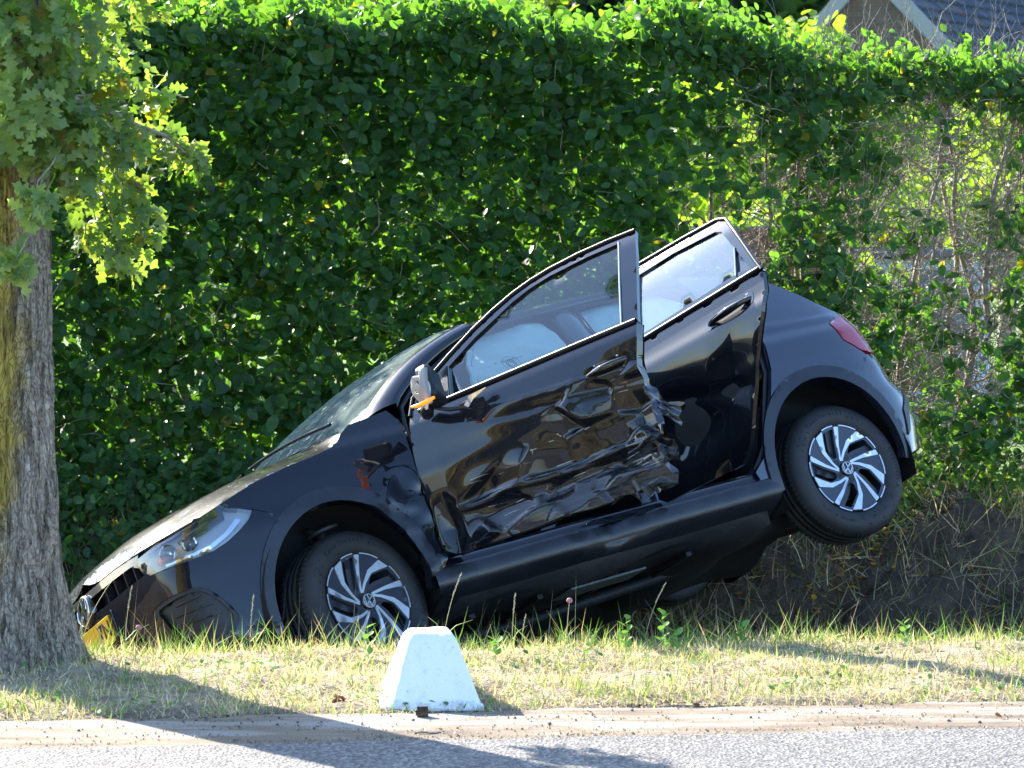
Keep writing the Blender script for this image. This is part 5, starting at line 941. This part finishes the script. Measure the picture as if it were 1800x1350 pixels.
RO = [(-1.545, 1.052), (-1.571, 1.418), (-1.87, 1.418), (-2.08, 1.408), (-2.145, 1.385), (-2.235, 1.255), (-2.317, 1.118), (-2.345, 1.075)]; RG = [(-1.613, 1.088), (-1.613, 1.362), (-1.826, 1.370), (-2.08, 1.356), (-2.12, 1.34), (-2.19, 1.24), (-2.19, 1.118)]; RQ = [(-2.205, 1.222), (-2.205, 1.122), (-2.282, 1.105)]
panel('window_frame', RO, mS, GLB, rd, .02, holes=[RG, RQ], skirt=.02); panel('window_glass', RG, mS, GLASSR, rd, .06, off=-.012, skirt=0); panel('quarter_glass', RQ, mS, glass('privacy_glass', (.2, .22, .22)), rd, .05, off=-.008, skirt=0)
k_ = RO[1:]; tubes('frame_edge', [side(np.array([p[0] for p in k_]), np.array([p[1] for p in k_])) + [0, .004, .002]], [np.full(len(k_), .009)], SATIN, rd, 8)
tubes('waist_seal', [side(np.linspace(-1.56, -2.33, 9), np.linspace(1.062, 1.088, 9)) + [0, .006, 0]], [np.full(9, .010)], SATIN, rd, 8); tubes('glass_divider', [side(np.array([-2.198, -2.199]), np.array([1.11, 1.235])) + [0, .004, 0]], [np.full(2, .004)], SILVER, rd, 6)
handle(rd, -2.03, -2.265, .965, .035, .985)
# airbag curtains
def bagmat():
    T = NT('airbag_fabric'); b = T.b; b.inputs['Base Color'].default_value = (.62, .72, .78, 1); b.inputs['Roughness'].default_value = .9; n = T.noise(9, 6); T.bump(n.outputs[0], .5, .03); tr = T.a('ShaderNodeBsdfTranslucent'); tr.inputs[0].default_value = (.62, .72, .78, 1); ms = T.a('ShaderNodeMixShader'); ms.inputs[0].default_value = .35; T.l(b.outputs[0], ms.inputs[1]); T.l(tr.outputs[0], ms.inputs[2]); T.l(ms.outputs[0], T.out.inputs[0]); return T.m
BAG = bagmat()
def mB(x, z): return side(x, z, .085 - .05 * np.cos(np.clip((z - 1.15) / .2, -1, 1) * 1.5) + .016 * np.sin(x * 11 + 5 * z) * sm(1.0, 1.3, z) + .012 * vn(x, z, 13, 3) + .006 * vn(x, z, 30, 5))
b1 = panel('airbag_curtain', [(-.93, .90), (-.895, 1.02), (-.90, 1.10), (-.935, 1.20), (-1.03, 1.30), (-1.10, 1.325), (-1.36, 1.345), (-1.44, 1.32), (-1.45, .90)], mB, BAG, car, .015, skirt=.02); panel('airbag_curtain', [(-1.60, .92), (-1.58, 1.32), (-1.65, 1.35), (-2.10, 1.34), (-2.22, 1.18), (-2.22, .95)], mB, BAG, car, .015, skirt=.02)
INK = mat('grey_ink', (.12, .13, .15), .8); cx_, cz_ = -1.12, 1.145
for r in (.014, .022, .040): th = np.linspace(0, 2 * np.pi, 33); xs = cx_ + r * np.cos(th); zs = cz_ + r * np.sin(th); P = mB(xs, zs) + [0, .003, 0]; tubes('printed_ring', [P], [np.full(33, .0012 if r < .03 else .0006)], INK, b1, 4)
for x in np.arange(-1.05, -1.19, -.007):
    if random.random() < .85: zt = 1.165 + .02 * (-x - 1.05); P = mB(np.array([x, x]), np.array([zt - .004, zt + .005])) + [0, .003, 0]; tubes('printed_mark', [P], [np.full(2, .0012)], INK, b1, 4)
sx_ = np.array([-.955, -.925, -.925, -.95, -1.04]); sz_ = np.array([.92, 1.02, 1.10, 1.19, 1.28]); tubes('seam', [mB(sx_, sz_) + [0, .002, 0]], [np.full(5, .0012)], INK, b1, 4)
# interior
fl = loft('floor', [[(x, y, z) for y, z in ((-.72, .36), (-.2, .34), (-.14, .46), (.14, .46), (.2, .34), (.72, .36))] for x in (-.2, -1.5, -2.7)], MATTE, car, False)
def seat(x, y, wide=.24):
    s_ = shell('seat', (x, y, .60), (.27, wide, .10), GREY, car); b_ = shell('backrest', (0, 0, 0), (.09, wide - .01, .31), GREY, s_); b_.location = (x - .30, y, .90); b_.rotation_euler = (0, math.radians(-18), 0); h_ = shell('headrest', (0, 0, 0), (.05, .12, .08), GREY, s_); h_.location = (x - .42, y, 1.26); h_.rotation_euler = (0, math.radians(-12), 0)
seat(-1.15, .37); seat(-1.15, -.37); seat(-2.0, .0, .6)
loft('dashboard', [[(x, y, z) for x, z in ((-.25, 1.0), (-.45, 1.0), (-.62, .94), (-.66, .84), (-.55, .6), (-.35, .4))] for y in np.linspace(-.7, .7, 5)], MATTE, car, False)
th = np.linspace(0, 2 * np.pi, 33); tubes('steering_wheel', [np.stack([-.78 + .06 * np.sin(th), .37 + .18 * np.cos(th), .93 + .17 * np.sin(th)], 1)], [np.full(33, .015)], RUB, car, 8)
# underbody and mechanics
rows = []
for x in np.linspace(.62, -2.72, 46):
    w_ = .50 if (abs(x) < .40 or abs(x + 2.5) < .42) else .76; zb = .02 * math.sin(x * 7); rows.append([(x, sg * y, z + zb) for sg, y, z in ((1, w_ + .02, .30), (1, w_, .19), (1, .45, .17), (1, .30, .18), (1, .18, .23), (1, .0, .24), (-1, .18, .23), (-1, .30, .18), (-1, .45, .17), (-1, w_, .19), (-1, w_ + .02, .30))])
loft('underbody', rows, UNDER, car, False)
for x in (-.55, -.9, -1.3, -1.7, -2.0): box('underbody_rib', (x - .015, .30, .158), (x + .015, .60, .18), UNDER, car, .004)
box('heat_shield', (-1.42, .50, .148), (-1.02, .66, .158), mat('perforated_metal', (.12, .13, .13), .55, .5, bump=1, bscale=90), car, .003)
tubes('exhaust_pipe', [np.array([(-.3, .02, .19), (-1.2, .05, .17), (-1.9, .15, .18), (-2.4, .35, .22), (-2.75, .4, .24)])], [np.full(5, .028)], UNDER, car, 8)
shell('silencer', (-2.78, .1, .30), (.11, .3, .08), UNDER, car); tubes('rear_axle', [np.array([(-2.35, -.6, .28), (-2.32, 0, .26), (-2.35, .6, .28)])], [np.full(3, .045)], UNDER, car, 8)
shell('fuel_tank', (-2.0, -.1, .24), (.28, .42, .10), UNDER, car)
for (cx, rr_) in ((.07, .40), (-2.5, .405)):
    for sg in (1, -1):
        th = np.linspace(math.radians(-20), math.radians(200), 26); rows = [[(cx + rr_ * k * math.cos(a), sg * y, .335 + rr_ * k * 1.02 * math.sin(a)) for a in th] for y, k in ((.83, .985), (.70, 1.0), (.56, .98), (.52, .9), (.50, .02))]; loft('wheel_well', rows, MATTE, car)
for sg in (1, -1):
    tubes('suspension_strut', [np.array([(-.01, sg * .60, .30), (-.03, sg * .57, .68)])], [np.array([.03, .028])], UNDER, car, 10); a = np.linspace(0, 10 * np.pi, 80); tubes('spring', [np.stack([-.03 + .062 * np.cos(a), sg * .585 + .062 * np.sin(a), .50 + .20 * a / a[-1]], 1)], [np.full(80, .009)], mat('spring_steel', (.05, .05, .055), .4), car, 6)
# ---- wheels
def pol(r, a): return (r * math.cos(math.radians(a)), r * math.sin(math.radians(a)))
def wheel(pos, far=False, steer=0, spin=0, letters=True):
    pr = [(.198, -.012), (.212, .004), (.235, .014), (.262, .015), (.285, .006), (.299, -.010), (.3065, -.028), (.308, -.058), (.301, -.060), (.301, -.066), (.3085, -.068), (.3085, -.090), (.301, -.092), (.301, -.099), (.3085, -.101), (.3085, -.124), (.301, -.126), (.301, -.132), (.308, -.134), (.3065, -.160), (.299, -.176), (.27, -.19), (.235, -.188), (.198, -.176)]
    V = lathe(pr, 96); V2 = V.copy(); tyre = loft('wheel', V2, TYRE, car, True); tyre.location = pos; tyre.rotation_euler = (0, 0, math.radians(steer) + (math.pi if far else 0))
    # shoulder blocks
    tv, tf = [], []
    for k in range(84):
        a = k / 84 * 2 * math.pi
        for (ya, yb) in ((-.012, -.056), (-.136, -.172)):
            i = len(tv); 
            for da in (-.024, .024):
                for (r, y) in ((.3005, ya), (.3100, (ya * .6 + yb * .4)), (.3100, yb)): tv.append((r * math.cos(a + da), y, r * math.sin(a + da)))
            tf += [(i, i + 1, i + 4, i + 3), (i + 1, i + 2, i + 5, i + 4)]
    tag(obj('tread_blocks', tv, tf, TYRE, tyre), kind='stuff')
    loft('rim_barrel', lathe([(.199, -.004), (.192, -.012), (.186, -.04), (.175, -.16)], 60), RIMD, tyre)
    loft('brake_disc', lathe([(.02, -.085), (.125, -.085), (.128, -.10)], 40), STEEL, tyre); loft('back_plate', lathe([(.001, -.165), (.185, -.165)], 40), MATTE, tyre)
    flat = lambda y: (lambda a, b: np.stack([a, np.full_like(a, y) + .012 * (1 - (np.hypot(a, b) / .2) ** 2) * 0 - .012 * (1 - np.hypot(a, b) / .2), b], -1))
    # wheel plane seen from outside has +(-x) to the right: mirror a
    Mx = lambda pts: [(-a, b) for a, b in pts]
    holes, rec, strips = [], [], []
    for k in range(5):
        d = spin - 72 * k
        holes.append(Mx([pol(.118, 57 + d), pol(.152, 43 + d), pol(.186, 35 + d), pol(.189, 15.5 + d), pol(.135, 22 + d), pol(.062, 42 + d), pol(.075, 60 + d)]))
        rec.append(Mx([pol(.191, 25.5 + d), pol(.193, 15.5 + d), pol(.12, 23 + d), pol(.045, 45 + d), pol(.066, 62 + d), pol(.11, 42 + d)]))
        strips.append(Mx([pol(.196, 78.6 + d), pol(.196, 86 + d), pol(.12, 92.5 + d), pol(.046, 114 + d), pol(.039, 106 + d), pol(.11, 86.5 + d)]))
        strips.append(Mx([pol(.196, 35.5 + d), pol(.196, 50 + d), pol(.134, 65.5 + d), pol(.08, 80 + d), pol(.046, 104 + d), pol(.037, 97 + d), pol(.075, 72 + d), pol(.126, 57 + d), pol(.16, 44 + d)]))
    circ = lambda r, n=60: [pol(r, a) for a in np.linspace(0, 360, n, endpoint=False)]
    C0 = (0, -3, 0); rf = panel('rim_face', circ(.1975), flat(.001), RIMD, tyre, .02, holes=[rounded(q, .008, 3) for q in holes], skirt=.014, center=C0)
    for q in rec: panel('rim_spoke', q, flat(-.018), RIMR, tyre, .03, skirt=.02, center=C0)
    for q in strips: panel('spoke_trim', rounded(q, .004, 3), flat(.0045), SILVER, tyre, .03, skirt=.004, center=C0)
    for k in range(5):
        d = spin - 72 * k; a = np.radians(np.linspace(50.5 + d + 1, 78.5 + d - 1, 8)); 
        for (u0, u1) in ((51.5, 77.5), (15.5, 34.5)):
            aa = np.linspace(u0 + d, u1 + d, 7); q = Mx([pol(.2035, t_) for t_ in aa] + [pol(.1985, t_) for t_ in aa[::-1]]); panel('rim_edge', q, flat(.0045), SILVER, tyre, .03, skirt=.004, center=C0)
        bx, bz = Mx([pol(.053, 62 + 72 * k + spin)])[0]; o = loft('lug_bolt', lathe([(.0085, -.006), (.0085, .001), (.006, .002), (.005, -.004), (.0001, -.004)], 12), RIMR, tyre); o.location = (bx, -.006, bz)
        o = loft('bolt_ring', lathe([(.013, -.010), (.0125, .0015), (.0105, .0015), (.0105, -.006)], 16), RIMD, tyre); o.location = (bx, -.006, bz)
    hc = loft('hub_cap', lathe([(.033, -.008), (.033, .004), (.030, .0065), (.0001, .0075)], 32), GLB, tyre); hc.location = (0, -.004, 0)
    P4 = Matrix(((-1, 0, 0, 0), (0, 0, 1, .0035), (0, 1, 0, 0), (0, 0, 0, 1))) @ Matrix.Rotation(math.radians(-25), 4, 'Z'); vw(hc, .029, SILVER, .0022, Matrix.Translation((0, .0080, 0)) @ Matrix(((-1, 0, 0, 0), (0, 0, 1, 0), (0, 1, 0, 0), (0, 0, 0, 1))) @ Matrix.Rotation(math.radians(-25 + spin), 4, 'Z'), .09)
    if letters:
        def arc(txt, r, mid, size, sp, bold=1):
            a = mid + sp * (len(txt) - 1) / 2
            for ch in txt:
                if ch != ' ':
                    M4 = Matrix(((-1, 0, 0, 0), (0, 0, 1, 0), (0, 1, 0, 0), (0, 0, 0, 1))); R4 = Matrix.Rotation(math.radians(a - 90), 4, 'Z'); M5 = Matrix.Translation((0, .0155 if r < .268 else .0115, 0)) @ M4 @ R4 @ Matrix.Translation((0, r, 0)); text('tyre_lettering', ch, size, TYREL, tyre, M5, .0012)
                a -= sp
        arc('Continental', .258, 96 + spin, .030, 4.6); arc('EcoContact 6', .262, -12 + spin, .021, 3.6); arc('185/65 R 15 H', .252, 232 + spin, .017, 3.2)
        for (a0, a1) in ((125, 150), (-45, -100), (45, 66)):   # moulded zigzag pattern
            q = []; n = 7
            for i in range(n): q.append(((.272 if i % 2 else .238), a0 + (a1 - a0) * i / (n - 1)))
            P = np.array([(-r * math.cos(math.radians(a + spin)), .0150 if r < .25 else .0125, r * math.sin(math.radians(a + spin))) for r, a in q]); tubes('sidewall_pattern', [P], [np.full(n, .0016)], TYREL, tyre, 4)
    return tyre
wheel((0, .79, .31), steer=10, spin=2); wheel((-2.545, .79, .31)); wheel((0, -.79, .31), far=True, steer=10, letters=False); wheel((-2.50, -.79, .47), far=True, letters=False)
# ---------------------------------------------------------------- small things on the verge and the concrete strip
def seedhead(x, q, hgt, lean, kind, label):
    y = q + .125 * x; z0 = float(hq(x, q)); r = empty('grass_stalk', label, 'grass stalk', (x, y, z0 - .01), 'single tall stalks on the verge')
    n = 9; t_ = np.linspace(0, 1, n); P = np.stack([lean * hgt * t_ ** 1.8, .15 * lean * hgt * t_ ** 2, hgt * t_], 1); tubes('stem', [P], [np.linspace(.0016, .0009, n)], mat_stalk, r, 4)
    V, F = [], []; tip = P[-1]; d = P[-1] - P[-2]; d /= np.linalg.norm(d)
    if kind == 'ear':
        m_ = max(6, int(hgt * 60)); L = .05 + .12 * hgt
        for i in range(m_):
            c = tip - d * L * i / m_; a = i * 2.4; s = np.array([math.cos(a), math.sin(a), 0]) * .004; k = len(V); V += [c, c + s + d * .004, c + d * .013, c - s * .3 + d * .004 + np.array([s[1], -s[0], 0])]; F += [(k, k + 1, k + 2), (k, k + 2, k + 3), (k, k + 3, k + 1)]
        tag(obj('seed_head', V, F, mat_ear, r), kind='stuff')
    else:
        th = np.linspace(0, 2 * np.pi, 11); rows = [[tip + np.array([rr * math.cos(a), rr * math.sin(a), hh]) for a in th] for rr, hh in ((.002, -.008), (.010, -.004), (.012, .003), (.008, .010), (.001, .012))]; loft('flower_head', rows, mat('clover_flower', (.45, .22, .24), .8, bump=1, bscale=300), r)
    for k in range(2):
        z = hgt * random.uniform(.1, .35); a = random.random() * 6.28; l_ = hgt * .3; b = P[2]; q_ = [b, b + np.array([math.cos(a), math.sin(a), .9]) * l_ * .5, b + np.array([math.cos(a) * 1.2, math.sin(a) * 1.2, .7]) * l_]
        tubes('blade', [np.array(q_)], [np.array([.0016, .0016, .0004])], mat_blade, r, 3)
mat_stalk = mat('stalk', (.34, .31, .16), .7); mat_ear = mat('ear', (.55, .47, .30), .8); mat_blade = mat('green_blade', (.17, .30, .06), .6)
for a in [(-.255, 11.25, .30, .22, 'ear', 'tallest seeded grass stalk, just behind the right corner of the marker block'), (.0, 11.3, .22, .05, 'ear', 'thin seeded stalk between the block and the middle of the ditch edge'), (.035, 11.32, .14, .1, 'ear', 'short seeded stalk in front of the car sill'), (.20, 11.2, .19, .06, 'flower', 'stalk with a round pinkish flower head in front of the ditch'),
          (-1.43, 11.45, .26, .1, 'ear', 'seeded stalk rising in front of the grille'), (-1.47, 11.2, .12, -.2, 'ear', 'short stalk leaning beside the number plate'), (-1.35, 11.1, .14, .1, 'flower', 'stalk with a pale round head in front of the bumper'), (-.96, 11.3, .22, .06, 'ear', 'hooked stalk in front of the front wheel arch'), (-.58, 11.2, .13, .15, 'ear', 'short stalk in front of the front wheel'), (-1.50, 10.8, .2, .02, 'ear', 'bare stalk in the shade beside the trunk foot'), (.5, 11.5, .26, .3, 'ear', 'stalk leaning right over the dark ditch'), (-1.585, 11.4, .42, .55, 'ear', 'long stalk arching up beside the trunk')]: seedhead(*a)
def weed(x, q, n, s, label):
    y = q + .125 * x; r = empty('leafy_weed', label, 'weed', (x, y, float(hq(x, q))), 'broad-leaved weeds on the verge'); proto = None
    for i in range(n):
        a = i * 2.4; z = .02 + s * .9 * i / n; l_ = npmesh('leaf', BEECH * [1.2, 1, 1], BEECH_F, np.tile([[.13, .27, .06]], (len(BEECH), 1))) if proto is None else proto; proto = l_
        o = bpy.data.objects.new('leaf', l_); COL.objects.link(o); o.parent = r
        if not l_.materials: l_.materials.append(GRASS)
        o.matrix_local = Matrix.Translation((0.008 * math.cos(a), .008 * math.sin(a), z)) @ Matrix.Rotation(a, 4, 'Z') @ Matrix.Rotation(.5 + .3 * random.random(), 4, 'X') @ Matrix.Scale(.025 + .02 * random.random(), 4)
    tubes('stem', [np.array([(0, 0, -.01), (.004, 0, s * .5), (0, 0, s)])], [np.array([.002, .0015, .001])], mat_blade, r, 4)
for k, a in enumerate([(.42, 11.15, 9, .13, 'leafy weed with upright stem right of the flower stalk'), (.56, 11.3, 10, .15, 'tallest leafy weed at the lip of the ditch'), (.60, 11.1, 7, .08, 'low leafy weed beside the tallest one'), (-.52, 11.05, 8, .12, 'leafy weed in front of the front wheel rim'), (-.06, 10.9, 7, .07, 'low leafy weed right behind the marker block'), (.85, 11.2, 7, .08, 'low leafy weed at the ditch lip under the rear of the sill'), (1.45, 11.1, 8, .09, 'leafy weed towards the right end of the verge'), (-1.95, 10.2, 7, .06, 'low weed in the shade below the trunk')]): weed(*a)
# black plastic fragment and litter
def shard(name, pts_, hgt, m, loc, rz, label, cat, group=None):
    pts_ = np.array(pts_, float); n = len(pts_); V = [(x, y, 0) for x, y in pts_] + [(x * .9, y * .9, hgt) for x, y in pts_]; F = [tuple(range(n))[::-1], tuple(range(n, 2 * n))] + [(i, (i + 1) % n, n + (i + 1) % n, n + i) for i in range(n)]
    o = obj(name, V, F, m); o.location = loc; o.rotation_euler = (0, 0, rz); tag(o, label, cat, group); return o
def gz(x, q): return (x, q + .125 * x, float(hq(x, q)) + .004 if q > 9.93 else (.001 if q > 9.39 else .005))
f = shard('plastic_fragment', [(-.022, -.012), (.016, -.014), (.022, .004), (.012, .016), (-.018, .012)], .034, GLB, gz(-.288, 9.86), .3, 'black broken plastic piece lying in front of the marker block', 'car fragment'); box('fin', (-.024, -.006, .004), (-.019, .010, .022), GLB, f, .001)
tubes_ = [((-.30, 9.52), (-.21, 9.53), 'thin dark twig on the wet concrete below the marker block'), ((.50, 9.98), (.76, 9.97), 'dark crooked stick at the edge of the concrete strip')]
for (a, b, lab) in tubes_:
    A, B = np.array(gz(*a)), np.array(gz(*b)); P = np.array([A * (1 - v) + B * v + [0, .006 * math.sin(v * 9), .003 + .002 * math.sin(v * 7)] for v in np.linspace(0, 1, 7)]); o = tubes('twig', [P], [np.linspace(.0035, .002, 7)], TWIG, None, 5); tag(o, lab, 'twig')
DL = mat('dead_leaf', (.26, .12, .07), .8, var=.4, vscale=60)
for k, (x, q, s, lab) in enumerate([(-.545, 10.15, .05, 'curled brown leaf left of the marker block, nearest to it'), (-.575, 10.17, .045, 'curled brown leaf leaning on its neighbours left of the block'), (-.56, 10.12, .04, 'small brown leaf at the front of the pile left of the block'), (.62, 9.96, .035, 'pale orange leaf beside the crooked stick'), (1.55, 9.6, .03, 'brown leaf at the far right of the concrete strip'), (.36, 10.7, .05, 'brown leaf in the grass right of the block'), (-.09, 10.05, .035, 'pale leaf at the right foot of the block')]):
    o = link('dead_leaf', npmesh('dead_leaf', BEECH * [1, 1, 3.5], BEECH_F), DL); o.location = np.array(gz(x, q)) + [0, 0, .012]; o.rotation_euler = (random.uniform(-.5, .5), random.uniform(-.5, .5), random.random() * 6); o.scale = (s, s, s); tag(o, lab, 'dead leaf')
PB = mat('pebble', (.10, .09, .085), .7, var=.4, vscale=90); pr_ = []
import bmesh
for k in range(4):
    bm = bmesh.new(); bmesh.ops.create_icosphere(bm, subdivisions=1, radius=1)
    for v in bm.verts: v.co *= 1 + .35 * noise.noise(v.co * 1.3 + Vector((k * 5, 0, 0))); v.co.z *= .7
    me = bpy.data.meshes.new('pebble'); bm.to_mesh(me); bm.free(); me.materials.append(PB); pr_.append(me)
for k in range(90):
    x = random.uniform(-1.75, 1.75); q = random.choice((random.uniform(9.42, 9.93), random.uniform(9.7, 9.95))); o = bpy.data.objects.new('pebble', random.choice(pr_)); COL.objects.link(o); s = .002 + .006 * random.random() ** 3; o.scale = (s, s, s); p_ = gz(x, q); o.location = (p_[0], p_[1], p_[2] + s * .4); o.rotation_euler = (0, 0, random.random() * 6)
    tag(o, 'tiny dark pebble lying loose on the concrete strip', 'pebble', 'pebbles scattered on the concrete strip')
